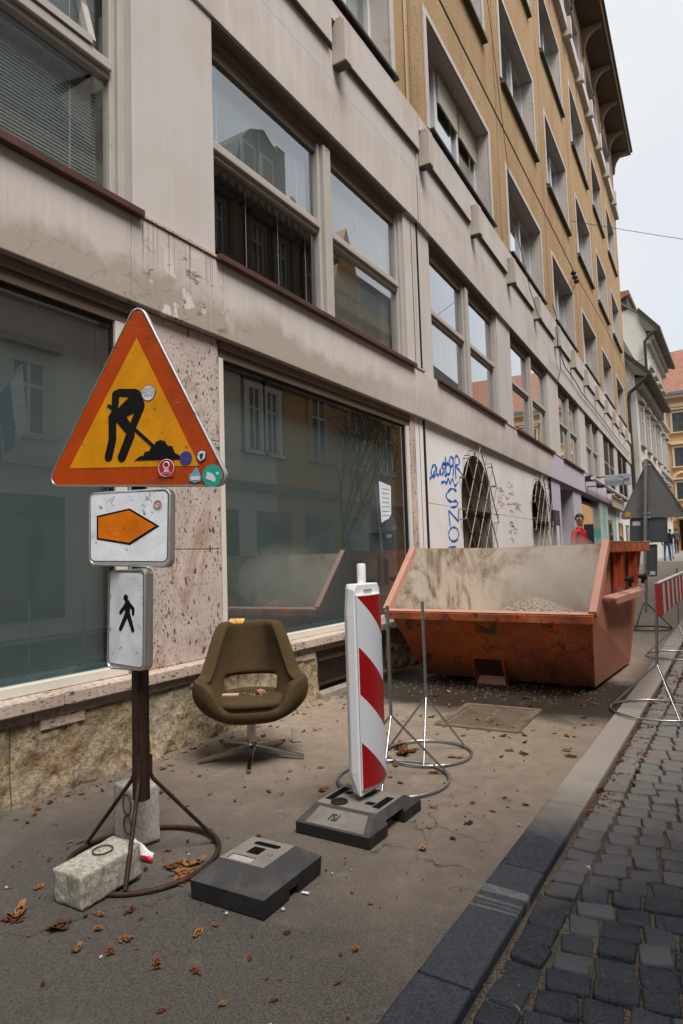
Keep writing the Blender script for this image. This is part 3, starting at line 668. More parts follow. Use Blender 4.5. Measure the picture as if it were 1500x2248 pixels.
def add_sett(b, rings, ox, oy, oz, a=0):
    ca, sa = math.cos(a), math.sin(a); I = [[b.vert((ox+x*ca-y*sa, oy+x*sa+y*ca, oz+z)) for x, y, z in r] for r in rings]
    for A, B in zip(I, I[1:]):
        for k in range(8): b.face((A[k], A[(k+1) % 8], B[(k+1) % 8], B[k]))
    b.face(I[-1])
rd = empty('cobbled_road', (0, 0, 0), kind='structure')
variants = []
for k in range(10):
    b = MB(); add_sett(b, sett_shape(.111, .1015, R), 0, 0, 0); me = bpy.data.meshes.new('cobble'); me.from_pydata(b.v, [], b.f); me.materials.append(SETT); me.shade_smooth(); me.set_sharp_from_angle(angle=rad(50)); variants.append(me)
setts = []
y = -.6; row = 0
while y < 62:
    far = y > 16; st = .107 if not far else .2
    x = KX1 + .083; setts.append((x-.004, y, 1, 1, 0)); x += .060 + R.uniform(.0, .006)
    while x < (3.35 if y > 2 else 2.4):
        w = R.uniform(.85, 1.16); xx = x + .0535*w; q = (xx+.62)
        arc = .075*math.sin(q*1.9) + .12*q*math.exp(-q*.5)*.4
        setts.append((xx, y+arc, w, 1, .14*math.cos(q*1.9)+.03)); x += .107*w + .0065
    y += st; row += 1
if True:
    near = [(i, s) for i, s in enumerate(setts)]
    def vis(s):
        v = Vector((s[0], s[1], -.1)) - EYE; z = v.dot(FW)
        if z < .3: return 1e9
        px = v.dot(RT)/z*FPX+PW/2; py = PH/2-v.dot(UP)/z*FPX
        return z if (-40 < px < PW+60 and py < PH+90) else 1e9
    order = sorted(near, key=lambda t: vis(t[1])); first = {i for i, s in order[:300]}
    rest = MB()
    for i, s in enumerate(setts):
        z = rise(s[1]) - .024 + R.uniform(-.006, .005); a = s[4] + R.uniform(-.05, .05)
        if i in first:
            o = bpy.data.objects.new('cobble', variants[R.randrange(10)]); COL.objects.link(o); o.parent = rd; o.location = (s[0], s[1], z); o.rotation_euler = (R.uniform(-.045, .045), R.uniform(-.045, .045), a); o.scale = (s[2]*R.uniform(.97, 1.03), 1.0*R.uniform(.97, 1.03), 1)
        elif s[1] < 16: add_sett(rest, sett_shape(.111*s[2], .1015, R), s[0], s[1], z, a)
        else: rest.hexa([(s[0]-.052*s[2], s[1]-.09, z-.04), (s[0]+.052*s[2], s[1]-.09, z-.04), (s[0]+.052*s[2], s[1]+.09, z-.04), (s[0]-.052*s[2], s[1]+.09, z-.04), (s[0]-.048*s[2], s[1]-.085, z), (s[0]+.048*s[2], s[1]-.085, z), (s[0]+.048*s[2], s[1]+.085, z), (s[0]-.048*s[2], s[1]+.085, z)])
    o = rest.build('cobbles', SETT, rd, fix=False, smooth=50); o['kind'] = 'stuff'
# opposite kerb and pavement (seen in the glass)
b = MB(); b.box(3.4, 3.6, -20, 60, -.2, .0); tag(b.build('far_kerb', GRAN), kind='structure')
b = MB(); b.box(3.6, 8, -20, 60, -.2, -.002); tag(b.build('far_pavement', FARG), kind='structure')
# manhole cover
mh = empty('manhole_cover', (-1.67, 4.75, 0), rad(2), 'square iron manhole cover with ribbed plate in front of the skip', 'manhole')
IRON = simple('dusty_cast_iron', (.20, .15, .105), .7, .1, .35, 9, .2, (.08, .055, .04), 5, (.5, .7))
b = MB(); frame_w = .05
b.box(-.30, -.25, -.36, .36, -.03, .009); b.box(.25, .30, -.36, .36, -.03, .009); b.box(-.25, .25, -.36, -.31, -.03, .009); b.box(-.25, .25, .31, .36, -.03, .009)
b.build('rim', IRON, mh, bevel=.002)
b = MB(); b.box(-.243, .243, -.303, .303, -.03, .004); 
pl = b.build('plate', IRON, mh); b = MB()
for i in range(22):
    y = -.285+i*.027; b.box(-.22, -.01, y, y+.011, .004, .0065); b.box(.01, .22, y, y+.011, .004, .0065)
b.build('ribs', IRON, pl)['kind'] = 'stuff'

# ------------------------------------------------------------------ road works sign on its ring stand
def sign_mat(name, col, rough=.45, scr=.6, dirt=(.05,.04,.03), spec=.22):
    g = G(name); p = g.pos(); pr = g.map(p, (1, 1, 1), (.3, .8, .2))
    a = g.ramp(g.noise(g.map(p, (1, 1, 9), (.4, .3, .5)), 7, 3, .6, 1.5), (.69, 0), (.71, scr)); b2 = g.ramp(g.noise(g.map(p, (9, 9, 1), (.2, .9, .4)), 8, 3, .6, 1.5), (.70, 0), (.715, scr*.8))
    bl = g.noise(p, 6, 7, .66, .6); c = g.mix(g.ramp(bl, (.35, 0), (.72, .7)), col, tuple(x*.52 for x in col))
    c = g.mix(g.ramp(g.noise(p, 24, 4, .7, .6), (.62, 0), (.67, .8)), c, dirt)
    c = g.mix(g.ma('MAXIMUM', a, b2), c, tuple(min(1, x*.6+.22) for x in col))
    return g.end(c, g.mr(bl, .3, .7, rough-.08, rough+.12), 0, None, spec)
ORS = sign_mat('faded_red_orange_sheeting', (.47, .062, .004)); YES = sign_mat('amber_sheeting', (.74, .30, .004), .45, .4, (.16,.09,.03))
BLS = sign_mat('black_print', (.004, .004, .0045), .5, .12, (.01,.01,.01)); WHS = sign_mat('white_sheeting', (.86, .89, .95), .4, .15, (.12, .10, .09)); OR2 = sign_mat('orange_arrow_print', (.78, .19, .003), .45, .5)
def plane_frame(o, psi):                       # local plate frame: origin, right, normal towards the street
    u = Vector((math.cos(psi), math.sin(psi), 0)); n = Vector((math.sin(psi), -math.cos(psi), 0)); return Vector(o), u, n
def rounded(P, rs, n=8):
    out = []; L = len(P)
    for i in range(L):
        a, b, c = P[i-1], P[i], P[(i+1) % L]; r = rs if not isinstance(rs, (list, tuple)) else rs[i]
        d1 = (a-b).normalized(); d2 = (c-b).normalized(); ang = d1.angle(d2); t = min(r/math.tan(ang/2), (a-b).length*.49, (c-b).length*.49)
        p1 = b+d1*t; p2 = b+d2*t
        for k in range(n+1):
            s = k/n; out.append((1-s)**2*p1 + 2*s*(1-s)*b + s*s*p2) if ang > 2.2 else out.append(b + (p1-b)*((1-s)**1.7) + (p2-b)*(s**1.7))
    return out
def inset(P, d, n):                            # shrink a convex polygon lying in the plane with normal n
    c = sum(P, Vector())/len(P); out = []
    L = len(P)
    for i in range(L):
        a, b, e = P[i-1], P[i], P[(i+1) % L]; t1 = (b-a).normalized(); t2 = (e-b).normalized(); m_ = (t1.cross(n)+t2.cross(n))
        if m_.length < 1e-6: m_ = t1.cross(n)
        m_.normalize()
        if m_.dot(c-b) < 0: m_ = -m_
        out.append(b + m_*d/max(.45, abs(m_.dot(t1.cross(n)))))
    return out
sg = empty('road_works_sign', (-2.154, 1.893, 0), 0, 'worn orange road works triangle above arrow and pedestrian plates on a rusty ring stand', 'road sign', world=True)
class Plate:
    def __init__(s, psi, off, crop=None):
        s.o, s.u, s.n = plane_frame((-2.154+math.sin(psi)*off, 1.893-math.cos(psi)*off, 0), psi); s.crop = crop
    def at(s, x, y, lift=0.):
        if s.crop: x = s.crop[0]+x*s.crop[2]; y = s.crop[1]+y*s.crop[2]
        return hit(x, y, s.o, s.n) + s.n*lift
def flat(P, n, lift, name, mat, parent, thick=.0009):
    b = MB(); b.prism([p + n*lift for p in P], tuple(n*thick)); return b.build(name, mat, parent, off=Vector(sg.location))
def capsule(a, b_, r0, r1=None, n=9, nrm=None):
    r1 = r1 or r0; d = (b_-a).normalized(); w = nrm.cross(d); P = []
    for k in range(n): t = -PI/2+PI*k/(n-1)+PI; P.append(a + (d*math.cos(t)*1 + w*math.sin(t))*r0)
    for k in range(n): t = -PI/2+PI*k/(n-1); P.append(b_ + (d*math.cos(t) + w*math.sin(t))*r1)
    return P
def disc(c, r, u, n_, k=24):
    v = n_.cross(u); return [c + (u*math.cos(2*PI*i/k) + v*math.sin(2*PI*i/k))*r for i in range(k)]
OFF = Vector(sg.location)
def plate_body(P, n, name, parent, thick, lip, ridge, back):
    """pan-shaped plate: turned aluminium rim, flat board"""
    b = MB(); Q = inset(P, lip, n); L = len(P)
    rings = [[p - n*thick for p in inset(P, .006, n)], [p - n*thick*.85 for p in P], [p + n*(ridge-.002) for p in P], [p + n*ridge for p in inset(P, .003, n)], [p + n*ridge for p in inset(P, lip*.7, n)], [p for p in Q]]
    I = [[b.vert(p) for p in r] for r in rings]
    for A, B in zip(I, I[1:]):
        for k in range(L): b.face((A[k], A[(k+1) % L], B[(k+1) % L], B[k]))
    b.face(I[-1]); o = b.build(name, ALUM, parent, smooth=45, off=OFF); return o, Q
# triangle
T = Plate(.255, .055, (90, 650, .28667)); uo, nn = T.u, T.n
cor = [T.at(31, 1460), T.at(1472, 1458), T.at(745, 14)]
PT = rounded(cor, .045)
tp, Q = plate_body(PT, nn, 'triangle_plate', sg, .022, .008, .004, ALUM)
flat(inset(Q, .0005, nn), nn, .0006, 'orange_border', ORS, tp)
flat([T.at(220, 1320), T.at(1215, 1300), T.at(735, 322)], nn, .0018, 'amber_field', YES, tp)
def pic(pts, lift=.003, name='pictogram', mat=None, par=None, thick=.0008, pl_=None):
    pl_ = pl_ or T; return flat([pl_.at(*p) for p in pts], pl_.n, lift, name, mat or BLS, par, thick)
px_ = (T.at(100, 0)-T.at(0, 0)).length/100
b = MB()
def addp(P, lift=.003, th=.0008, n=None):
    n = n or nn; b.prism([p + n*lift for p in P], tuple(n*th))
K = [((578,755),(570,868),26,24),((600,742),(722,745),24,26),((735,755),(768,835),30,27),((768,850),(705,1005),27,24),((552,945),(552,1100),27,27),((552,1100),(522,1235),27,27),((600,915),(690,1040),38,28),((690,1065),(624,1237),30,28),((525,842),(552,862),11,11),((552,862),(700,1000),11,11),((700,1000),(862,1148),11,11),((575,885),(548,935),24,26)]
for i, (p, q, r0, r1) in enumerate(K): addp(capsule(T.at(*p), T.at(*q), r0*px_, r1*px_, nrm=nn), .003+i*.00005)
addp([T.at(*p) for p in ((605,852),(665,790),(735,735),(792,842),(772,870),(700,905),(640,935),(600,960),(570,930))], .0037)
b.build('worker_pictogram', BLS, tp, off=OFF)
pic([(720,1262),(760,1228),(790,1222),(798,1195),(835,1186),(848,1152),(870,1146),(885,1116),(920,1102),(955,1112),(975,1147),(1010,1150),(1028,1200),(1060,1216),(1100,1252)], .0032, 'heap_pictogram', par=tp)
# stickers
WST = simple('white_sticker', (.66,.67,.70), .5, 0, .06, 30); RST = simple('red_sticker', (.42,.012,.02), .5, 0, .1, 30); GST = simple('green_sticker', (.01,.36,.26), .5, 0, .08, 30); BST = simple('blue_sticker', (.03,.05,.22), .5, 0, .2, 60); LBS = simple('pale_blue_sticker', (.16,.36,.52), .5, 0, .3, 60); INK = simple('sticker_ink', (.03,.03,.05), .5)
def tmat(P, at_, size, lift=.0045, ang=0):
    z = P.n; u = P.u; v = z.cross(u)
    if ang: u, v = u*math.cos(ang)+v*math.sin(ang), v*math.cos(ang)-u*math.sin(ang)
    M_ = Matrix.Identity(4); p = at_ + z*lift - OFF
    for i in range(3): M_[i][0] = u[i]; M_[i][1] = v[i]; M_[i][2] = z[i]; M_[i][3] = p[i]
    return M_
c = T.at(827, 744); st = flat(disc(c, 48*px_, uo, nn), nn, .003, 'sticker', INK, tp); flat(disc(c, 44*px_, uo, nn), nn, .0041, 'disc', WST, st)
for i, t_ in enumerate(('HOW', 'ARE YOU', 'LIVING?')): text_mesh(t_, 25*px_, tmat(T, T.at(828, 714+i*25), 1, .0052), simple('sticker_blue_ink', (.05,.07,.2), .5) if i == 0 else bpy.data.materials['sticker_blue_ink'], 'lettering', st, .0001)
st = pic([(908,1258),(1022,1255),(1024,1386),(903,1384)], .0042, 'sticker', RST, tp); c = T.at(965,1318)
b = MB(); b.tube(disc(c+nn*.0055, 50*px_, uo, nn), 2.2*px_, 4, True); b.tube(disc(T.at(966,1296)+nn*.0055, 19*px_, uo, nn, 10), 4*px_, 4, True)
for i in range(3): b.tube([T.at(948, 1328+i*9)+nn*.0055, T.at(984, 1328+i*9)+nn*.0055], 3*px_, 4)
b.build('emblem', WST, st, off=OFF); text_mesh('FOREST', 17*px_, tmat(T, T.at(966, 1356), 1, .0052), WST, 'lettering', st, .0001)
st = flat(disc(T.at(1115,1242), 40*px_, uo, nn), nn, .0042, 'sticker', BST, tp); text_mesh('SPORT', 16*px_, tmat(T, T.at(1116,1250), 1, .0053), RST, 'lettering', st, .0001)
st = pic([(1205,1190),(1240,1176),(1275,1188),(1268,1250),(1225,1276),(1193,1245)], .0042, 'sticker', INK, tp); st2 = pic([(1212,1196),(1240,1184),(1266,1193),(1260,1244),(1226,1266),(1202,1240)], .0052, 'inner_shape', WST, st); pic([(1220,1210),(1252,1205),(1240,1250),(1228,1252)], .0062, 'ink_mark', INK, st)
st = pic([(1190,1310),(1208,1325),(1232,1392),(1225,1418),(1180,1432),(1140,1412),(1142,1370),(1168,1350)], .0042, 'sticker', LBS, tp); pic([(1148,1385),(1220,1378),(1222,1408),(1155,1412)], .0053, 'white_band', WST, st)
st = flat(disc(T.at(1317,1376), 63*px_, uo, nn), nn, .0042, 'sticker', GST, tp); pic([(1278,1345),(1320,1362),(1345,1400),(1338,1425),(1310,1415),(1270,1400)], .0053, 'white_figure', WST, st); pic([(1345,1350),(1368,1348),(1366,1366),(1350,1370)], .0053, 'white_bubble', WST, st)
# arrow plate
A_ = Plate(.312, .06, (150, 1040, .20464)); n2 = A_.n
def rplate(Pl, pts, r, name): 
    P = rounded([Pl.at(*p) for p in pts], r); return plate_body(P, Pl.n, name, sg, .042, .010, .005, ALUM)
ap, Q = rplate(A_, [(222, 205), (1105, 150), (1098, 1010), (222, 985)], .032, 'arrow_plate')
FACE = rounded([A_.at(*p) for p in [(240,208),(1078,180),(1068,945),(243,940)]], .022)
flat(inset(Q, .0005, n2), n2, .0006, 'white_margin', simple('dull_rim_face', (.42,.43,.42), .5, .3, .1, 20), ap)
flat(FACE, n2, .0016, 'black_border', BLS, ap); flat(inset(FACE, .0025, n2), n2, .0026, 'white_field', WHS, ap)
flat([A_.at(*p) for p in ((313,452),(664,372),(985,562),(668,764),(313,705))], n2, .0037, 'arrow_outline', BLS, ap)
flat([A_.at(*p) for p in ((332,470),(658,394),(942,561),(660,740),(332,688))], n2, .0047, 'orange_arrow', OR2, ap)
q_ = (A_.at(100,0)-A_.at(0,0)).length/100; OFFc = A_.at(968, 332)
st = flat(disc(OFFc, 52*q_, A_.u, n2), n2, .0037, 'sticker', WST, ap); b = MB(); b.tube(disc(OFFc+n2*.005, 34*q_, A_.u, n2, 20), 5*q_, 4, True); b.tube([A_.at(945,308)+n2*.005, A_.at(992,356)+n2*.005], 4*q_, 4); b.build('prohibition_ring', RST, st, off=OFF)
b = MB(); b.tube([A_.at(975,312)+n2*.0045, A_.at(985,330)+n2*.0045, A_.at(972,345)+n2*.0045], 5*q_, 4); b.build('green_mark', GST, st, off=OFF)
# pedestrian plate
P_ = Plate(-.006, .06, (150, 1040, .20464)); n3 = P_.n
pp, Q = rplate(P_, [(436, 1038), (838, 1012), (832, 2120), (418, 2088)], .028, 'pedestrian_plate')
FACE = rounded([P_.at(*p) for p in [(455,1050),(812,1062),(806,2085),(442,2030)]], .018)
flat(inset(Q, .0005, n3), n3, .0006, 'white_margin', bpy.data.materials['dull_rim_face'], pp)
flat(FACE, n3, .0016, 'black_border', BLS, pp); flat(inset(FACE, .0022, n3), n3, .0026, 'white_field', WHS, pp)
q3 = (P_.at(100,0)-P_.at(0,0)).length/100; b = MB()
for i, (p, q, r0, r1) in enumerate([((638,1395),(570,1488),15,12),((655,1395),(706,1450),15,12),((706,1450),(705,1505),12,11),((643,1392),(645,1495),24,22),((640,1500),(570,1662),18,14),((650,1500),(702,1676),18,14)]):
    P = capsule(P_.at(*p), P_.at(*q), r0*q3, r1*q3, nrm=n3); b.prism([v+n3*(.0037+i*.00006) for v in P], tuple(n3*.0008))
b.prism([v+n3*.0037 for v in disc(P_.at(626,1330), 21*q3, P_.u, n3)], tuple(n3*.0008)); b.build('walking_pictogram', BLS, pp, off=OFF)
# post, sleeve, legs, ring
def lp(name, pts, r, mat, parent, off=None, n=8, closed=False, smooth=50):
    b = MB(); b.tube(pts, r, n, closed); return b.build(name, mat, parent, smooth=smooth, off=off if off is not None else Vector(parent.location))
cx, cyy = -2.154, 1.893
b = MB(); b.tube([(cx, cyy, .247), (cx, cyy, 2.05)], .030, 12)
for k in range(4): t = k*PI/2+.6; b.bar((cx+.031*math.cos(t), cyy+.031*math.sin(t), .247), (cx+.031*math.cos(t), cyy+.031*math.sin(t), .95), .006)
b.build('post', RUSTP, sg, smooth=50, off=OFF)
rc = Vector((-2.17, 1.92, .012)); feet = [(-2.47, 1.87), (-2.01, 2.17), (-1.995, 1.675)]
ringp = [(rc.x+.30*math.cos(2*PI*i/48), rc.y+.30*math.sin(2*PI*i/48), .012+.006*math.sin(4*PI*i/48)) for i in range(48)]
lp('stand_ring', ringp, .0105, RUSTP, sg, OFF, 8, True)
for fx, fy in feet:
    d = Vector((fx-cx, fy-cyy, 0)).normalized()
    lp('leg', [(cx+d.x*.038, cyy+d.y*.038, .42), (cx+d.x*.038, cyy+d.y*.038, .345), (cx+d.x*.05, cyy+d.y*.05, .32), (fx, fy, .02)], .0085, RUSTP, sg, OFF)
for z in (1.28, .95, 1.66): b = MB(); b.lathe([(.034, 0), (.034, .03)], 16, (cx, cyy, z)); b.build('clamp', ALUM, sg, off=OFF, smooth=40)
# ------------------------------------------------------------------ concrete ballast blocks with wire loops
def rough_block(name, w, l, h, mat, parent, amp=.004, n=14):
    bm = bmesh.new(); bmesh.ops.create_cube(bm, size=1); bmesh.ops.subdivide_edges(bm, edges=bm.edges, cuts=n, use_grid_fill=True)
    for v in bm.verts:
        p = v.co.copy(); e = sorted((abs(p.x), abs(p.y), abs(p.z)))
        k = max(0, (e[1]-.40)/.1)*.5; p2 = Vector((p.x*w, p.y*l, (p.z+.5)*h)); ctr = Vector((0, 0, h/2))
        q = Vector((p.x*w, p.y*l, p.z*h)); d = mnoise.fractal(p2*22+Vector((w*99, 0, 0)), 1, 2, 4)*amp - max(0, k)**2*.009*(1+.8*mnoise.noise(p2*30))
        nrm = q.normalized(); v.co = ctr + q + nrm*d
        v.co.z = max(v.co.z, 0.0)
    me = bpy.data.meshes.new(name); bm.to_mesh(me); bm.free(); me.materials.append(mat); me.shade_smooth()
    o = bpy.data.objects.new(name, me); COL.objects.link(o); o.parent = parent; return o
g = G('mossy_concrete'); p = g.obj(); fi = g.noise(p, 60, 5, .7); bl = g.noise(p, 9, 6, .65, .5); gz = g.sep(g.n('NewGeometry').outputs['Normal'])['Z']
c = g.mix(g.ramp(fi, (.3, 0), (.7, 1)), (.20, .185, .155), (.56, .53, .47)); c = g.mix(g.ramp(bl, (.5, 0), (.68, .7)), c, (.16, .155, .085))
CONC = g.end(c, .95, 0, g.bump(fi, .7, .006), .2)
g = G('pale_concrete'); p = g.obj(); fi = g.noise(p, 70, 5, .7); bl = g.noise(p, 8, 6, .65, .5); x = g.sep(p)
c = g.mix(g.ramp(fi, (.3, 0), (.7, 1)), (.27, .25, .225), (.55, .52, .48)); c = g.mix(g.ramp(bl, (.5, 0), (.68, .6)), c, (.28, .20, .12)); CONC2 = g.end(c, .95, 0, g.bump(fi, .5, .005), .2)
WIRE = simple('rusty_wire_loop', (.08, .035, .02), .7, .3, .3, 30)
k1 = empty('concrete_block', (-2.122, 1.663, .0), rad(1), 'mossy concrete block lying on the sign stand ring, wire loop on top', 'concrete block', 'concrete ballast blocks')
k1.rotation_euler = (rad(3.5), 0, rad(0)); k1.location.z = .008
rough_block('block', .158, .27, .118, CONC, k1)
lp('wire_loop', [(-.01+.036*math.cos(t*PI/12), .03+.036*math.sin(t*PI/12), .1235) for t in range(24)], .0028, WIRE, k1, Vector(), 6, True)
k2 = empty('concrete_block', (-2.345, 2.035, 0), rad(-15), 'pale concrete ballast block standing upright behind the rusty sign post', 'concrete block', 'concrete ballast blocks')
rough_block('block', .178, .13, .245, CONC2, k2)
lp('wire_loop', [(.058+.034*math.cos(t*PI/12), -.071, .098+.038*math.sin(t*PI/12)) for t in range(24)], .0028, WIRE, k2, Vector(), 6, True)
lp('rust_ring', [(.045+.038*math.cos(t*PI/12), -.066, .178+.042*math.sin(t*PI/12)) for t in range(24)], .003, WIRE, k2, Vector(), 6, True)
# scrap of barrier tape
TW = simple('white_tape', (.72, .72, .74), .4); TR = simple('red_tape', (.55, .01, .02), .4)
b = MB(); U = [ground(287, 1832, .10), ground(300, 1842, .085), ground(320, 1860, .05), ground(338, 1874, .03)]; V = [ground(285, 1842, .085), ground(292, 1866, .05), ground(306, 1880, .02), ground(333, 1893, .004)]
N_ = 8; rowv = []
for i in range(N_+1):
    t = i/N_*3; k = min(2, int(t)); f_ = t-k; a = U[k].lerp(U[k+1], f_); c = V[k].lerp(V[k+1], f_)
    rowv.append([b.vert(a.lerp(c, j/5) + Vector((0, 0, .004*math.sin(j*2.3+i*1.7)))) for j in range(6)])
for i in range(N_):
    for j in range(5):
        b.cm = 1 if (i < 2 and j < 4) or (i+j > 8) else 0; b.face((rowv[i][j], rowv[i+1][j], rowv[i+1][j+1], rowv[i][j+1]))
b.T = lambda *a: a
tpz = b.build('barrier_tape', [TW, TR], smooth=60); md = tpz.modifiers.new('s', 'SOLIDIFY'); md.thickness = .0008
tag(tpz, 'crumpled scrap of red and white barrier tape at the foot of the sign post', 'barrier tape')

# ------------------------------------------------------------------ swivel chair
g = G('olive_woven_upholstery'); p = g.obj(); wv = g.noise(p, 300, 2, .6); bl = g.noise(p, 7, 6, .65); fz = g.noise(p, 60, 3, .7)
c = g.mix(g.ramp(wv, (.3, 0), (.7, 1)), (.045, .030, .013), (.112, .077, .036)); c = g.mix(g.ramp(bl, (.45, 0), (.75, .55)), c, (.055, .036, .018)); c = g.mix(g.ramp(g.noise(p, 30, 3), (.68, 0), (.74, .5)), c, (.22, .17, .10))
UPH = g.end(c, .97, 0, g.bump(wv, .8, .003, g.bump(fz, .4, .004)), .15)
FOAM = simple('torn_yellow_foam', (.62, .36, .10), .9, 0, .3, 40, .5)
CHROME = simple('dull_chrome', (.40, .39, .38), .22, 1, .15, 25, 0, (.16, .14, .12), 30, (.6, .75))
cc = (-2.667, 3.22); yaw = math.atan2(0-cc[1]+0, 0-cc[0]) + PI/2
ch = empty('swivel_chair', (cc[0], cc[1], 0), yaw, 'worn olive brown bucket chair on a chrome star base, torn at its top', 'chair')
NA, NT = 56, 22
def shell_pt(a, t):
    """a: angle round the seat (0 = front, pi = back), t: 0 centre of the pan .. 1 rim"""
    s = math.sin(a); cb = -math.cos(a)          # s: -1..1 side, cb: 1 at back, -1 at front
    back = max(0, cb); aa = abs(a) if a <= PI else 2*PI-a
    # rim height: low front lip, arms, rising back
    def sm(x, e0, e1): x = max(0, min(1, (x-e0)/(e1-e0))); return x*x*(3-2*x)
    h = .325 + .160*sm(aa, .50, .95) + .33*sm(aa, 1.70, 2.28)
    r_x = .335; 
    rim_w = .262 + .040*sm(aa, .5, 1.0) - .09*sm(aa, 1.48, 2.35); rim_d = .27 - .0*cb
    if t < .42:
        u = t/.42; r0x, r0y = .215*u, .215*u; z = .262 + .03*u**3; return Vector((s*r0x, cb*r0y, z))
    u = (t-.42)/.58
    bul = math.sin(u*PI*.5); w = .20 + (rim_w-.20)*(bul**.8) + .030*math.sin(u*PI)*(1 if aa > .6 else .2)*(1-.2*back); d = .215 + (rim_d-.215)*(bul**.8) + .02*math.sin(u*PI)*(.3 if cb < 0 else 1)
    z = .292 + (h-.292)*(u**1.15); 
    sx = (abs(s)**.85)*(1 if s > 0 else -1) if s else 0
    y = cb*d + (.045*u*u*sm(aa, 1.9, 2.7)) - .03
    return Vector((sx*w, y, z))
b = MB(); idx = {}
top_tear = []
for i in range(NA):
    a = 2*PI*i/NA
    for j in range(1, NT+1):
        p = shell_pt(a, j/NT); idx[i, j] = b.vert(p)
c0 = b.vert((0, 0, .262))
for i in range(NA):
    k = (i+1) % NA; b.face((c0, idx[i, 1], idx[k, 1]))
    for j in range(1, NT):
        am = 2*PI*(i+.5)/NA; am = am if am <= PI else 2*PI-am
        u = ((j+.5)/NT-.42)/.58
        zc = shell_pt(2*PI*(i+.5)/NA, (j+.5)/NT).z
        if am > 2.30 and .20 < u < .35: continue
        b.face((idx[i, j], idx[k, j], idx[k, j+1], idx[i, j+1]))
shell = b.build('shell', UPH, ch, smooth=80)
md = shell.modifiers.new('sol', 'SOLIDIFY'); md.thickness = .080; md.offset = 0; md2 = shell.modifiers.new('sub', 'SUBSURF'); md2.levels = 2; md2.render_levels = 2
# seat cushion
b = MB(); rings = []
for r_, z in ((.0, .376), (.10, .377), (.17, .374), (.198, .364), (.207, .349), (.202, .328), (.15, .31)):
    row = []
    for i in range(40):
        a = 2*PI*i/40; cs, sn = math.cos(a), math.sin(a); e = .62
        row.append(b.vert((r_*1.03*abs(cs)**e*(1 if cs > 0 else -1), r_*.98*abs(sn)**e*(1 if sn > 0 else -1)-.04, z-.006*sn)))
    rings.append(row)
for A, B in zip(rings, rings[1:]):
    for i in range(40): b.face((A[i], A[(i+1) % 40], B[(i+1) % 40], B[i]))
b.build('seat_cushion', UPH, ch, smooth=70)
# exposed foam along the torn top edge
b = MB(); P = []
for i in range(12):
    a = PI + .16 + i*.036; p = shell_pt(a if True else -a, 1.0); P.append(p + Vector((0, -.020, -.014+.005*math.sin(i*2.1))))
b.tube(P, [.020+.008*abs(math.sin(i*1.9+1)) for i in range(12)], 7); 
# keep the tear on the viewer's left
b.v = [(-abs(v[0]), v[1], v[2]) for v in b.v]; b.build('torn_foam', FOAM, ch, smooth=60)
b = MB(); b.lathe([(.028, 0), (.028, .215), (.05, .225), (.05, .235)], 20, (0, 0, .04)); b.build('column', CHROME, ch, smooth=40)
b = MB(); b.lathe([(.034, 0), (.034, .05), (.030, .055)], 20, (0, 0, .035)); b.build('hub', CHROME, ch, smooth=40)
for k in range(5):
    t = rad(-126+72*k) - yaw; d = Vector((math.cos(t), math.sin(t), 0)); w = Vector((-d.y, d.x, 0)); b = MB(); P = []
    for r_, hw, z0, z1 in ((.02, .018, .03, .075), (.335, .010, .006, .024)):
        for sx, z in ((-1, z0), (1, z0)): P.append(d*r_+w*hw*sx+Vector((0, 0, z)))
    a0, a1, b0, b1 = P; top = [a0+Vector((0,0,.045)), a1+Vector((0,0,.045)), b1+Vector((0,0,.018)), b0+Vector((0,0,.018))]
    b.hexa([a0, a1, b1, b0, *top]); b.build('foot', CHROME, ch, bevel=.003)
# bits of rubble on the seat
BRK = simple('broken_brick', (.42, .16, .10), .9, 0, .2, 30, .3, (.55, .45, .38), 12, (.5, .6)); BRK2 = simple('pale_tile_shard', (.50, .38, .31), .8, 0, .1, 20)
def chunk(name, loc, sx, sy, sz, mat, label, cat, rz=0, group=None, seed=0):
    rr = random.Random(seed+5); bm = bmesh.new(); bmesh.ops.create_icosphere(bm, subdivisions=1, radius=1)
    for v in bm.verts:
        k = 1+rr.uniform(-.18, .18); v.co = Vector((max(-.75, min(.75, v.co.x))*sx*k, max(-.75, min(.75, v.co.y))*sy*k, (max(-.7, min(.7, v.co.z))+.7)*sz*k*.7))
    me = bpy.data.meshes.new(name); bm.to_mesh(me); bm.free(); me.materials.append(mat); o = bpy.data.objects.new(name, me); COL.objects.link(o); o.location = loc; o.rotation_euler = (0, 0, rz); return tag(o, label, cat, group)
def on_seat(x, y, z=.376): return Vector((cc[0]+x*math.cos(yaw)-y*math.sin(yaw), cc[1]+x*math.sin(yaw)+y*math.cos(yaw), z))
chunk('brick_fragment', on_seat(.06, .0, .374), .038, .030, .03, BRK, 'broken piece of red brick lying on the chair seat', 'brick piece', yaw+.3, seed=1)
b = MB(); b.box(-.05, .05, -.022, .022, 0, .010); o = b.build('tile_shard', [BRK2], bevel=.001); o.location = on_seat(-.125, .0, .376); o.rotation_euler = (0, 0, yaw-.15); tag(o, 'thin pale tile shard on the left of the chair seat', 'tile shard')
for i, (x, y) in enumerate(((.0, -.01), (.02, -.035), (.062, -.05), (-.04, .05))): chunk('pebble', on_seat(x, y, .3755), .006, .006, .006, CONC2, 'tiny stone crumb on the chair seat', 'pebble', 0, 'stone crumbs on the chair seat', i+9)
b = MB(); b.box(-.030, .030, -.006, .006, 0, .085); o = b.build('wood_offcut', simple('pale_board_offcut', (.33, .28, .23), .8)); o.location = (-2.60, 3.60, .0); o.rotation_euler = (rad(-25), 0, yaw+.1); tag(o, 'small pale board offcut on the asphalt behind the chair base', 'board piece')

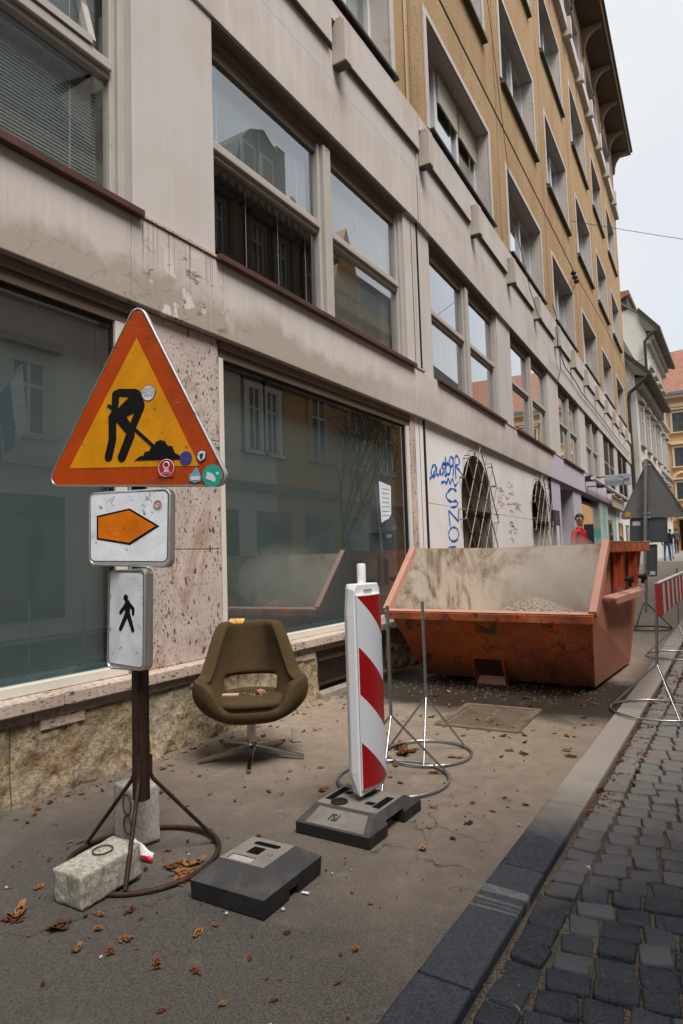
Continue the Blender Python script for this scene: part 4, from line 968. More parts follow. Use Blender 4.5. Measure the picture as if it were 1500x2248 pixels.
# ------------------------------------------------------------------ red and white guide beacon
WPL = simple('white_plastic', (.86, .86, .89), .38, 0, .04, 4, 0, (.45, .43, .42), 9, (.66, .85)); REDS = simple('dark_red_reflective', (.33, .006, .008), .3, 0, .10, 5); WRS = simple('cool_white_reflective', (.66, .69, .76), .3, 0, .04, 5)
RUB = simple('dusty_rubber_top', (.22, .20, .18), .85, 0, .2, 14, .25, (.10, .095, .09), 5, (.5, .75)); RUBM = simple('dark_grey_rubber_slope', (.048, .047, .048), .8, 0, .3, 14, .25, (.11, .105, .10), 5, (.5, .75)); RUBD = simple('dark_rubber_side', (.016, .0155, .016), .85, 0, .35, 14, .25, (.05, .045, .042), 6, (.5, .8))  # slope rubber darker than the top, side rubber darkest
bcn = empty('guide_beacon', (-1.56, 2.72, 0), rad(87), 'tall red and white striped guide beacon panel standing in a grey rubber foot', 'traffic beacon')
BW, BH, BZ, BD = .118, .955, .125, .085      # half width, height, bottom, depth (local x along the panel, -y towards the road)
Bo = MB(); 
prof = [(-BW+.03, BZ), (BW-.03, BZ), (BW, BZ+.10), (BW, BZ+BH-.14), (BW-.018, BZ+BH-.02), (BW-.03, BZ+BH), (-BW+.03, BZ+BH), (-BW+.018, BZ+BH-.02), (-BW, BZ+BH-.14), (-BW, BZ+.10)]
prof2 = [(x*1.0, z) for x, z in prof]
face = [(-BW+.004, BZ+.0), (BW-.004, BZ+.0), (BW-.004, BZ+.1), (BW-.004, BZ+BH-.14), (BW-.004, BZ+BH-.03), (BW-.022, BZ+BH), (-BW+.022, BZ+BH), (-BW+.004, BZ+BH-.03), (-BW+.004, BZ+BH-.14), (-BW+.004, BZ+.1)]
A = [Bo.vert((x*.8, BD*.5, z)) for x, z in prof]; Bq = [Bo.vert((x, BD*.15, z)) for x, z in prof]; Cq = [Bo.vert((x, -BD*.35, z)) for x, z in face]
for P_a, P_b in ((A, Bq), (Bq, Cq)):
    for k in range(10): Bo.face((P_a[k], P_a[(k+1) % 10], P_b[(k+1) % 10], P_b[k]))
Bo.face(A[::-1]); Bo.face(Cq); Bo.build('panel_frame', WPL, bcn, bevel=.006, seg=3)
def bulge(x): return -BD*.35 - .003 - .024*(1-(x/BW)**2)
zb0, zb1 = BZ+.035, BZ+BH-.055; FWd = BW-.016
def strip(za, zb, name, mat, lift=.0):
    """band between two diagonals; za, zb: heights of its lower and upper edge at the left side; slope down to the right"""
    b = MB(); n = 14; sl = .93
    cols = []
    for i in range(n+1):
        x = -FWd + 2*FWd*i/n; dz = -(x+FWd)*sl; l0 = min(max(za+dz, zb0), zb1); l1 = min(max(zb+dz, zb0), zb1)
        cols.append((x, l0, l1))
    for (x, l0, l1), (x2, m0, m1) in zip(cols, cols[1:]):
        if l1-l0 < 1e-5 and m1-m0 < 1e-5: continue
        b.poly([(x, bulge(x)-lift, l0), (x2, bulge(x2)-lift, m0), (x2, bulge(x2)-lift, m1), (x, bulge(x)-lift, l1)])
    return b.build(name, mat, bcn, fix=False, smooth=70)
edges_ = [zb1+2*FWd*1.45]; z = zb1+.0
bb = [zb0-.001, zb0+.345, zb0+.565, zb0+.0]
# stripes measured up the near (left) edge: red 0..0.37, white, red 0.545..0.745, white, red wedge at the top right
for lo_, hi_, m_ in ((-.3, .206, REDS), (.206, .42, WRS), (.42, .634, REDS), (.634, .86, WRS), (.86, 1.5, REDS)): strip(zb0+lo_, zb0+hi_, 'stripe', m_)
b = MB(); 
for i in range(14):
    x = -FWd-.004+2*(FWd+.004)*i/14; x2 = -FWd-.004+2*(FWd+.004)*(i+1)/14; b.poly([(x, bulge(x)+.002, zb0-.004), (x2, bulge(x2)+.002, zb0-.004), (x2, bulge(x2)+.002, zb1+.004), (x, bulge(x)+.002, zb1+.004)])
for zz in (zb0-.004, zb1+.004):
    for i in range(14):
        x = -FWd-.004+2*(FWd+.004)*i/14; x2 = -FWd-.004+2*(FWd+.004)*(i+1)/14; b.poly([(x, bulge(x)+.002, zz), (x2, bulge(x2)+.002, zz), (x2, -.02, zz), (x, -.02, zz)])
b.build('face_backing', WPL, bcn, fix=False, smooth=70)
b = MB(); b.lathe([(.021, 0), (.021, .088), (.017, .095)], 18, (0, 0, BZ+BH)); b.build('handle_stub', WPL, bcn, smooth=40)
b = MB(); b.box(-.035, .035, -BD*.35-.006, -BD*.35-.001, BZ+BH-.036, BZ+BH-.026); b.build('slot', simple('slot_shadow_plastic', (.3,.3,.31), .6), bcn)
b = MB(); b.box(-.03, .03, -.02, .02, .085, BZ+.01); b.build('foot_tongue', BLACK, bcn)
# rubber foot of the beacon
bf = empty('beacon_foot', (-1.572, 2.66, 0), rad(-1), 'dusty grey recycled rubber foot holding the striped beacon, handles at its sides', 'beacon foot')
X0, X1, Y0, Y1 = -.188, .188, -.245, .245; H = .102; b = MB()
low, top = .048, H
pb = [(X0, Y0, 0), (X1, Y0, 0), (X1, Y1, 0), (X0, Y1, 0)]; pm = [(X0, Y0, low), (X1, Y0, low), (X1, Y1, low), (X0, Y1, low)]; pt = [(X0+.035, Y0+.115, top), (X1-.03, Y0+.115, top), (X1-.03, Y1-.115, top), (X0+.035, Y1-.115, top)]
i0 = [b.vert(p) for p in pb]; i1 = [b.vert(p) for p in pm]; i2 = [b.vert(p) for p in pt]
for q, w in ((i0, i1), (i1, i2)):
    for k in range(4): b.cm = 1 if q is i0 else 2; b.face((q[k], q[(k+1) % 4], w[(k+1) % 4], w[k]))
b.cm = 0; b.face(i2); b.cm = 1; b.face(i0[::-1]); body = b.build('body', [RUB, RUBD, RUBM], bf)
def cut_boxes(o, lst):
    for B_ in lst:
        c = MB(); c.box(*B_); c = c.build('cut', RUBD); c.parent = o.parent; bpy.context.view_layer.update(); cutter(o, c)
cut_boxes(body, [(X1-.075, X1+.05, -.085, .075, -.02, .062), (X1-.085, X1-.045, -.075, .07, .05, .2), (X0+.045, X0+.085, -.08, .09, .05, .2), (.055, .098, -.055, -.02, .07, .2), (-.098, -.062, .015, .05, .07, .2), (X0-.05, X0+.04, -.06, .06, -.02, .05)])
# sunk sloping face with the raised frame
c = MB(); sl = Vector((0, .115, H-low)); c.hexa([(X0+.045, Y0+.012, low+.000), (X1-.035, Y0+.012, low+.000), (X1-.06, Y0+.100, H-.010), (X0+.065, Y0+.100, H-.010), (X0+.045, Y0+.0, low+.05), (X1-.035, Y0+.0, low+.05), (X1-.06, Y0+.095, H+.04), (X0+.065, Y0+.095, H+.04)])
c = c.build('cut', RUB); c.parent = bf; bpy.context.view_layer.update(); cutter(body, c)
bv = body.modifiers.new('b', 'BEVEL'); bv.width = .004; bv.segments = 2; bv.limit_method = 'ANGLE'
b = MB(); b.tube([(-.055+.034*math.cos(t*PI/12), -.09+.034*math.sin(t*PI/12), H+.004) for t in range(24)], .006, 6, True); b.build('socket_rim', RUBD, bf, smooth=60)
b = MB(); b.lathe([(.032, 0), (.032, .003)], 20, (-.055, -.09, H-.001)); b.build('socket_hole', BLACK, bf)
sn = math.atan2(H-low-.010, .09); M_ = Matrix.Translation((-.02, Y0+.055, low+.0275)) @ Matrix.Rotation(sn, 4, 'X'); text_mesh('/S/', .050, M_, RUBM, 'embossed_mark', bf, .001)
# spare rubber foot lying in front
f2 = empty('spare_beacon_foot', (-1.612, 1.965, 0), rad(1.5), 'empty dark rubber beacon foot lying alone on the asphalt in front', 'beacon foot')
X0, X1, Y0, Y1 = -.165, .165, -.185, .185; low, H = .066, .116; b = MB()
pb = [(X0+.004, Y0+.004, 0), (X1-.004, Y0+.004, 0), (X1-.004, Y1-.004, 0), (X0+.004, Y1-.004, 0)]; pm = [(X0, Y0, low), (X1, Y0, low), (X1, Y1, low), (X0, Y1, low)]; pt = [(X0+.055, Y0+.10, H), (X1-.075, Y0+.10, H), (X1-.075, Y1-.07, H), (X0+.055, Y1-.07, H)]
i0 = [b.vert(p) for p in pb]; i1 = [b.vert(p) for p in pm]; i2 = [b.vert(p) for p in pt]
for q, w in ((i0, i1), (i1, i2)):
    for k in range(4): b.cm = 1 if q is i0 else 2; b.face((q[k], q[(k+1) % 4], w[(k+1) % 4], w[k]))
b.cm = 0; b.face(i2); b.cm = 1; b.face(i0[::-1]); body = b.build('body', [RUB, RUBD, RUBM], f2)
cut_boxes(body, [(X1-.05, X1+.05, -.03, .025, -.02, .030), (X0-.05, X0+.05, -.03, .025, -.02, .030)])
c = MB(); P = []
for k in range(10): t = -PI/2+PI*k/9; P.append((.035+.014*math.cos(t), .075+.014*math.sin(t), .05))
for k in range(10): t = PI/2+PI*k/9; P.append((-.055+.014*math.cos(t), .075+.014*math.sin(t), .05))
c.prism(P, (0, 0, .1)); c = c.build('cut', RUBD); c.parent = f2; bpy.context.view_layer.update(); cutter(body, c)
c = MB(); P = []
for sd_ in range(4):
    for k in range(10):
        t = -1+2*k/10; w = .026*(1+(.12 if k % 2 else 0)); q = [(t*.026, -w), (w, t*.026), (-t*.026, w), (-w, -t*.026)][sd_]; P.append((-.02+q[0], .018+q[1], .05))
c.prism(P, (0, 0, .1)); c = c.build('cut', RUBD); c.parent = f2; bpy.context.view_layer.update(); cutter(body, c)
cut_boxes(body, [(-.085, .02, -.075, -.035, .112, .2)])
bv = body.modifiers.new('b', 'BEVEL'); bv.width = .005; bv.segments = 2; bv.limit_method = 'ANGLE'
b = MB(); b.box(-.083, .018, -.073, -.037, .1115, .1135); b.build('mortar_fill', CONC2, f2)
b = MB(); b.tube([(.052+.009*math.cos(t*PI/8), .010+.009*math.sin(t*PI/8), H) for t in range(16)], .0012, 4, True); b.build('round_mark', RUBD, f2)

# ------------------------------------------------------------------ galvanised ring stands
def ring_stand(cx, cy, label, r=.285, top=.93, jn=.343, ang=(.3, 2.4, 4.5), tip=(0, 0), collar=True, mat=None, name='ring_stand', cat='barrier stand', grp='galvanised ring stands'):
    mat = mat or GALV; z0 = rise(cy); e = empty(name, (cx, cy, z0), 0, label, cat, grp)
    lp('ring', [(r*math.cos(2*PI*i/40), r*math.sin(2*PI*i/40), .011) for i in range(40)], .0085, mat, e, Vector(), 8, True)
    lp('rod', [(tip[0]*.0, tip[1]*.0, jn-.01), (tip[0], tip[1], top)], .0095, mat, e, Vector(), 10)
    for a in ang: lp('leg', [(0, 0, jn), (r*math.cos(a), r*math.sin(a), .014)], .0065, mat, e, Vector(), 8)
    if collar: b = MB(); b.lathe([(.016, 0), (.016, .010)], 14, (tip[0]*.85, tip[1]*.85, jn+(top-jn)*.82)); b.build('collar', mat, e, smooth=40)
    return e
ring_stand(-1.69, 3.22, 'galvanised ring stand with bare upright rod beside the striped beacon', .30, .934, .343, (-1.3, .75, 3.0))
ring_stand(-1.707, 3.72, 'second bare galvanised ring stand, between the beacon and the skip', .26, .923, .343, (-1.25, .95, 3.25))
R1 = (-.60, 5.42); R2 = (-.655, 8.1)
ring_stand(R1[0], R1[1], 'galvanised ring stand straddling the kerb under the near end of the striped board', .34, .96, .343, (-1.1, 1.35, 3.05), (.035, 0), False)
ring_stand(R2[0], R2[1], 'galvanised ring stand under the far end of the striped board', .34, .96, .343, (-1.1, 1.35, 3.3), (.02, 0), False)
BRD = empty('barrier_board', (-.555, 5.34, .0), 0, 'long red and white striped barrier board seen almost end on, over the kerb', 'barrier board')
RWD = simple('chalky_red_paint', (.36, .03, .025), .6, 0, .25, 8); WWD = simple('chalky_white_paint', (.55, .52, .50), .6, 0, .15, 8)
b = MB(); b.box(-.0145, .0145, .001, 2.6, .705, .945); b.build('board', WWD, BRD, bevel=.002)
for i in range(7):
    y = .0+i*.375; b = MB(); b.box(-.0165, .0165, y, y+.19, .7035, .9435)
    b.build('red_stripe', RWD, BRD)
b = MB(); b.box(-.018, .018, 0, 2.6, .9452, .952); b.build('top_edge', WWD, BRD)

# ------------------------------------------------------------------ skip
g = G('dented_orange_skip_paint'); p = g.obj(); x = g.sep(p)
bl = g.noise(p, 2.2, 8, .68, .6); st = g.noise(g.map(p, (3, 3, .5)), 3, 6, .65); fi = g.noise(p, 24, 6, .7)
c = g.mix(g.ramp(bl, (.38, 0), (.62, 1)), (.66, .15, .035), (.30, .085, .042)); c = g.mix(g.ramp(st, (.52, 0), (.66, .6)), c, (.42, .19, .12))
c = g.mix(g.ramp(fi, (.60, 0), (.68, .7)), c, (.06, .03, .018))
c = g.mix(g.ramp(g.noise(g.map(p, (1, 1, 1)), 3.1, 8, .72, 1.2), (.57, 0), (.64, .85)), c, (.05, .042, .028))
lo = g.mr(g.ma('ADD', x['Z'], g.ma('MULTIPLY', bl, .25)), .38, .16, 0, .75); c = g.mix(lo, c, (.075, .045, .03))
sc_ = g.ramp(g.noise(g.map(p, (1, 1, 10), (.5, .3, 0)), 5, 3, .6, 1), (.69, 0), (.71, .5)); c = g.mix(sc_, c, (.45, .24, .16))
rn_ = g.ramp(g.noise(g.map(p, (9, 9, .5)), 3, 4, .6), (.60, 0), (.68, .7)); c = g.mix(g.ma('MULTIPLY', rn_, g.ramp(g.noise(p, 1.7, 3), (.45, 0), (.6, 1))), c, (.10, .035, .015)); rs_ = g.ramp(g.noise(p, 11, 6, .75, .8), (.585, 0), (.60, .85)); c = g.mix(rs_, c, (.075, .028, .012))
SKO = g.end(c, g.mr(fi, .3, .7, .5, .8), 0, g.bump(g.noise(p, 1.8, 3, .5), .8, .08, g.bump(fi, .25, .004)), .4)
g = G('faded_pink_orange_skip_side'); p = g.obj()
bl = g.noise(p, 2.6, 7, .65, .5); st = g.noise(g.map(p, (3, 3, .45)), 4, 6, .65); fi = g.noise(p, 30, 5, .7)
c = g.mix(g.ramp(bl, (.35, 0), (.7, 1)), (.52, .17, .10), (.42, .20, .145)); c = g.mix(g.ramp(st, (.52, 0), (.7, .55)), c, (.46, .30, .24)); c = g.mix(g.ramp(fi, (.63, 0), (.68, .7)), c, (.07, .03, .02))
SKS = g.end(c, .6, 0, g.bump(bl, .4, .015), .35)
g = G('dust_caked_skip_lining'); p = g.obj(); x = g.sep(p)
bl = g.noise(p, 2.1, 8, .7, .8); st = g.noise(g.map(p, (4, 4, 1.1)), 4, 7, .72)
c = g.mix(g.ramp(bl, (.44, 0), (.60, 1)), (.44, .375, .305), (.17, .11, .07)); c = g.mix(g.ramp(st, (.46, 0), (.66, .7)), c, (.50, .44, .365)); SKI = g.end(c, .9, 0, g.bump(bl, .3, .01), .2)
SKR = simple('dusty_salmon_rim', (.52, .27, .20), .7, 0, .15, 12, .1, (.16, .07, .04), 14, (.6, .75))
sk = empty('skip', (-1.962, 6.011, .0), -.05, 'rusty orange builders skip with high sides, standing on the pavement against the wall', 'skip')
wb, wt, yb0, yb1, yl, zl, yk0, yk1, zt = .81, .935, 0, 1.62, -.476, .694, .109, 1.63, 1.275
ym = (yk0+yk1)/2; ye = 2*ym-yl; yb1 = 1.50
BZ0 = .035
def skp(side, y, z):                            # width grows with height
    return side*(wb + (wt-wb)*min(1, z/zl))
TH = .012
def panel(P, name, mo, mi_, parent=sk, th=TH):
    """thin steel sheet; P counter-clockwise seen from outside"""
    P = [Vector(p) for p in P]; n = (P[1]-P[0]).cross(P[2]-P[0]).normalized(); b = MB()
    a = [b.vert(p) for p in P]; c = [b.vert(p-n*th) for p in P]; b.cm = 0; b.face(a); b.cm = 1; b.face(c[::-1]); b.cm = 0
    L = len(P)
    for k in range(L): b.face((a[k], c[k], c[(k+1) % L], a[(k+1) % L]))
    return b.build(name, [mo, mi_], parent, fix=False)
wl = wt
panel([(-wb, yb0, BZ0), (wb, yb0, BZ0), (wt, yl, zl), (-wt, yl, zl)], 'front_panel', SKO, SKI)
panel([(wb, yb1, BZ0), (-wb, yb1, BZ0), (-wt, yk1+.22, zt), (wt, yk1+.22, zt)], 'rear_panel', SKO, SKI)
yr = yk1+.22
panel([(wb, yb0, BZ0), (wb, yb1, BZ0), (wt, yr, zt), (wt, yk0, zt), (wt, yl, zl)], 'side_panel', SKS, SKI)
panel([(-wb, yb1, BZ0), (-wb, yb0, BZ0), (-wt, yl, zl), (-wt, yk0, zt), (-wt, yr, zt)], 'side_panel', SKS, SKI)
b = MB(); b.box(-wb, wb, yb0, yb1, BZ0, BZ0+.012); b.build('floor_plate', SKI, sk); 
for s_ in (-.55, .55): b = MB(); b.box(s_-.04, s_+.04, yb0+.1, yb1-.1, 0, BZ0); b.build('skid', SKO, sk)
def rim(p, q, w=.055, h=.06, mat=None, name='rim'): b = MB(); b.bar(p, q, w, h); return b.build(name, mat or SKR, sk, bevel=.006)
o = .012
b = MB(); b.hexa([(-wt-.02, yl-.035, zl-.075), (wt+.02, yl-.035, zl-.075), (wt+.02, yl+.02, zl-.02), (-wt-.02, yl+.02, zl-.02), (-wt-.02, yl-.045, zl-.005), (wt+.02, yl-.045, zl-.005), (wt+.02, yl+.025, zl+.012), (-wt-.02, yl+.025, zl+.012)]); b.build('front_lip', SKO, sk, bevel=.006)
b = MB(); b.hexa([(-wt-.02, yl-.043, zl+.0), (wt+.02, yl-.043, zl+.0), (wt+.02, yl+.024, zl+.013), (-wt-.02, yl+.024, zl+.013), (-wt-.02, yl-.043, zl+.006), (wt+.02, yl-.043, zl+.006), (wt+.02, yl+.024, zl+.019), (-wt-.02, yl+.024, zl+.019)]); b.build('lip_top', SKR, sk, bevel=.003)
for s_ in (-1, 1):
    rim((s_*(wt+o), yl-.01, zl), (s_*(wt+o), yk0, zt), .06, .075)
    b = MB(); b.box(min(s_*(wt-.01), s_*(wt+.075)), max(s_*(wt-.01), s_*(wt+.075)), yk0-.01, yr+.01, zt-.095, zt); b.build('top_rail', SKO, sk, bevel=.008); b = MB(); b.box(min(s_*(wt-.012), s_*(wt+.077)), max(s_*(wt-.012), s_*(wt+.077)), yk0-.012, yr+.012, zt+.0005, zt+.008); b.build('rail_top', SKR, sk)
b = MB(); b.box(-wt, wt, yr-.01, yr+.05, zt-.07, zt+.002); b.build('rear_rail', SKO, sk, bevel=.006)
# right side: ribs, shelf, lifting pins
SKH = simple('fresh_red_orange_rib', (.42, .075, .02), .55, 0, .2, 8, .1, (.10, .03, .02), 20, (.6, .7))
for s_ in (-1, 1):
    for yy in (.50, 1.16): b = MB(); b.box(min(s_*wt, s_*(wt+.06)), max(s_*wt, s_*(wt+.06)), yy-.012, yy+.012, .86, zt-.096); b.build('rib', SKH, sk); b = MB(); b.box(min(s_*wt, s_*(wt+.012)), max(s_*wt, s_*(wt+.012)), yy-.13, yy-.012, .86, zt-.096); b.build('stiffener', SKH, sk)
    b = MB(); b.hexa([(s_*(wt-.005), -.06, .80), (s_*(wt+.07), .12, .775), (s_*(wt+.07), yr-.45, .775), (s_*(wt-.005), yr-.35, .80), (s_*(wt-.005), -.06, .815), (s_*(wt+.07), .12, .79), (s_*(wt+.07), yr-.45, .79), (s_*(wt-.005), yr-.35, .815)]); b.build('shelf', SKR, sk, bevel=.002)
    b = MB(); b.hexa([(s_*(wt+.062), .12, .735), (s_*(wt+.0705), .12, .735), (s_*(wt+.0705), yr-.45, .735), (s_*(wt+.062), yr-.45, .735), (s_*(wt+.062), .12, .779), (s_*(wt+.0705), .12, .779), (s_*(wt+.0705), yr-.45, .779), (s_*(wt+.062), yr-.45, .779)]); b.build('shelf_lip', SKR, sk)
    for yy in (.62, 1.28):
        b = MB(); b.tube([(s_*(wt), yy, .93), (s_*(wt+.10), yy, .93)], .022, 10); b.tube([(s_*(wt+.10), yy, .93), (s_*(wt+.12), yy, .93)], .036, 10); b.box(min(s_*(wt+.07), s_*(wt+.1)), max(s_*(wt+.07), s_*(wt+.1)), yy-.018, yy+.018, .86, .93); b.build('lifting_pin', RUSTP, sk, smooth=40)
# pocket on the front
n_ = Vector((0, yl-yb0, zl-BZ0)); 
def fp(x, t, out_=0): 
    q = Vector((x, yb0+(yl-yb0)*t, BZ0+(zl-BZ0)*t)); nrm = Vector((0, -(zl-BZ0), (yl-yb0))).normalized(); return q + nrm*out_
PKX0, PKX1 = -.22, .055
for a, c in ((PKX0-.018, PKX0), (PKX1, PKX1+.018)): b = MB(); b.hexa([fp(a,.02), fp(c,.02), fp(c,.02,.10), fp(a,.02,.10), fp(a,.32), fp(c,.32), fp(c,.32,.045), fp(a,.32,.045)]); b.build('pocket_cheek', SKO, sk)
b = MB(); b.hexa([fp(PKX0,.02), fp(PKX1,.02), fp(PKX1,.02,.105), fp(PKX0,.02,.105), fp(PKX0,.055), fp(PKX1,.055), fp(PKX1,.055,.105), fp(PKX0,.055,.105)]); b.build('pocket_floor', SKR, sk)
b = MB(); b.hexa([fp(PKX0+.005,.06,.002), fp(PKX1-.005,.06,.002), fp(PKX1-.005,.06,.006), fp(PKX0+.005,.06,.006), fp(PKX0+.005,.31,.002), fp(PKX1-.005,.31,.002), fp(PKX1-.005,.31,.006), fp(PKX0+.005,.31,.006)]); b.build('pocket_back', simple('shadowy_rust', (.06, .022, .012), .8), sk)
# gravel in the skip: heap surface plus many small stones
GRV = G('gravel_stone'); rn = GRV.n('NewGeometry').outputs['Random Per Island']; GRV = GRV.end(GRV.mix(rn, (.26, .21, .15), (.62, .55, .45)), .9)
def heap_h(x, y): return .44 + .30*math.exp(-(((x-.12)/.46)**2 + ((y-.62)/.55)**2)) + .015*mnoise.noise(Vector((x*5, y*5, 0)))
b = MB(); nx, ny = 40, 50; gx = [[b.vert((-.80+1.6*i/nx, -.22+1.80*j/ny, heap_h(-.80+1.6*i/nx, -.22+1.80*j/ny))) for j in range(ny+1)] for i in range(nx+1)]
for i in range(nx):
    for j in range(ny): b.face((gx[i][j], gx[i+1][j], gx[i+1][j+1], gx[i][j+1]))
b.T = lambda *a: a
hp = b.build('gravel_bed', simple('dusty_rubble', (.40, .34, .27), .95, 0, .3, 25, .5), sk, fix=False, smooth=60)
b = MB(); rr = random.Random(3)
for k in range(5200):
    x = rr.gauss(.12, .30) if k < 4200 else rr.uniform(-.78, .78); y = rr.gauss(.55, .35) if k < 4200 else rr.uniform(-.2, 1.6)
    if not (-.8 < x < .8 and -.2 < y < 1.52): continue
    s = rr.uniform(.007, .016); z = heap_h(x, y)+s*.2; q = [rr.uniform(.7, 1.2)*s for _ in range(6)]
    V = [b.vert((x-q[0], y, z)), b.vert((x+q[1], y, z)), b.vert((x, y-q[2], z)), b.vert((x, y+q[3], z)), b.vert((x+.2*s, y, z+q[4]*.8)), b.vert((x, y, z-q[5]*.5))]
    for f_ in ((0,2,4),(2,1,4),(1,3,4),(3,0,4),(2,0,5),(1,2,5),(3,1,5),(0,3,5)): b.face([V[t] for t in f_])
gv = tag(b.build('gravel', GRV, fix=False), 'heap of pale gravel and rubble lying in the skip', 'gravel', kind='stuff'); gv.location = sk.location; gv.rotation_euler = sk.rotation_euler
# dust cloud hanging over the gravel
b = MB(); bm = bmesh.new(); bmesh.ops.create_icosphere(bm, subdivisions=3, radius=1)
for v in bm.verts:
    v.co = Vector((v.co.x*.80+.04, v.co.y*.82+.80, max(-.42, v.co.z*.52)+.98))
    k = 1+.12*mnoise.noise(v.co*3); v.co.x *= k
me = bpy.data.meshes.new('dust_cloud'); bm.to_mesh(me); bm.free(); dc = bpy.data.objects.new('dust_cloud', me); COL.objects.link(dc); dc.location = sk.location; dc.rotation_euler = sk.rotation_euler
g = G('rising_dust'); g.nt.nodes.remove(g.b); p = g.obj(); x = g.sep(p)
v = g.n('VolumePrincipled'); v.inputs['Color'].default_value = (.86, .80, .73, 1); v.inputs['Anisotropy'].default_value = .2
d = g.n('VectorMath'); d.operation = 'DISTANCE'; g.l(g.map(p, (1.1, .95, 1.5)), d.inputs[0]); d.inputs[1].default_value = (.34*1.1, .75*.95, .84*1.5)
ds = g.ma('MULTIPLY', g.mr(d.outputs['Value'], .95, .15, 0, 1), g.ramp(g.noise(p, 3.2, 5, .6, .6), (.36, 0), (.66, 1))); g.l(g.ma('MULTIPLY', ds, 4.2), v.inputs['Density']); g.l(v.outputs[0], g.o.inputs['Volume']); me.materials.append(g.m)
tag(dc, 'pale dust cloud rising over the gravel in the skip', 'dust cloud', kind='stuff')
# ------------------------------------------------------------------ second road works sign, seen from behind
GREYB = simple('grey_sign_back', (.20, .20, .195), .55, .2, .15, 5, 0, (.10, .10, .10), 5, (.55, .75)); GREYD = simple('dark_grey_sign_back', (.10, .11, .13), .5, .2, .12, 6)
bp = hit(1421, 1413, (0, 10.3, 0), (0, 1, 0)); bz = rise(10.3)
s2 = empty('road_sign_back', (bp.x, 10.3, bz), 0, 'grey back of a triangular road sign with two smaller plates behind the skip', 'road sign', world=True)
O2 = Vector(s2.location); pn = Vector((0, -1, 0))
def s2at(x, y, d=0): return hit(x, y, (0, 10.36+d, 0), (0, 1, 0))
def backplate(pts, r, name, mat, th=.03):
    P = rounded([s2at(*p) for p in pts], r); b = MB(); Q = inset(P, .012, pn); L = len(P)
    rings = [[p - pn*th for p in P], P, [p for p in Q], [p - pn*.012 for p in Q]]
    I = [[b.vert(p) for p in r_] for r_ in rings]
    for a, c in zip(I, I[1:]):
        for k in range(L): b.face((a[k], a[(k+1) % L], c[(k+1) % L], c[k]))
    b.face(I[-1]); b.face(I[0][::-1]); return b.build(name, mat, s2, smooth=30, off=O2)
def small_flat(name, x0, y0, x1, y1, mat, par): b = MB(); P = [s2at(x0, y1, .009), s2at(x1, y1, .009), s2at(x1, y0, .009), s2at(x0, y0, .009)]; b.prism([p for p in P], (0, .002, 0)); return b.build(name, mat, par, off=O2)
t2 = backplate([(1360, 1141), (1512, 1134), (1424, 1004)], .04, 'triangle_plate', GREYB); small_flat('yellow_sticker', 1372, 1124, 1385, 1135, simple('yellow_sticker', (.55, .33, .02), .5), t2)
t3 = backplate([(1383, 1192), (1466, 1190), (1465, 1135), (1383, 1138)], .03, 'square_plate', GREYD); small_flat('white_sticker', 1389, 1145, 1406, 1154, WST, t3)
t4 = backplate([(1413, 1268), (1443, 1265), (1443, 1194), (1413, 1197)], .02, 'narrow_plate', GREYD); small_flat('white_sticker', 1427, 1254, 1439, 1262, WST, t4)
ptop = hit(1419, 1008, (0, 10.3, 0), (0, 1, 0)); pbot = Vector((bp.x, 10.3, bz+.24))
lp('post', [pbot, ptop], .030, GALV, s2, O2, 14)
for y_ in (1023, 1128, 1138, 1190, 1266):
    z = s2at(1421, y_).z; xx = pbot.x+(ptop.x-pbot.x)*(z-pbot.z)/(ptop.z-pbot.z); b = MB(); b.lathe([(.036, 0), (.036, .022)], 14, (xx, 10.3, z)); b.box(xx, xx+.06, 10.31, 10.33, z, z+.022); b.build('clamp', ALUM, s2, smooth=40, off=O2)
lp('stand_ring', [(bp.x+.04+.30*math.cos(i*PI/20), 10.3+.30*math.sin(i*PI/20), bz+.012) for i in range(40)], .009, BLACK, s2, O2, 6, True)
for a in (.2, 2.3, 4.2): lp('leg', [(bp.x, 10.3, bz+.40), (bp.x+.04+.30*math.cos(a), 10.3+.30*math.sin(a), bz+.015)], .008, BLACK, s2, O2)
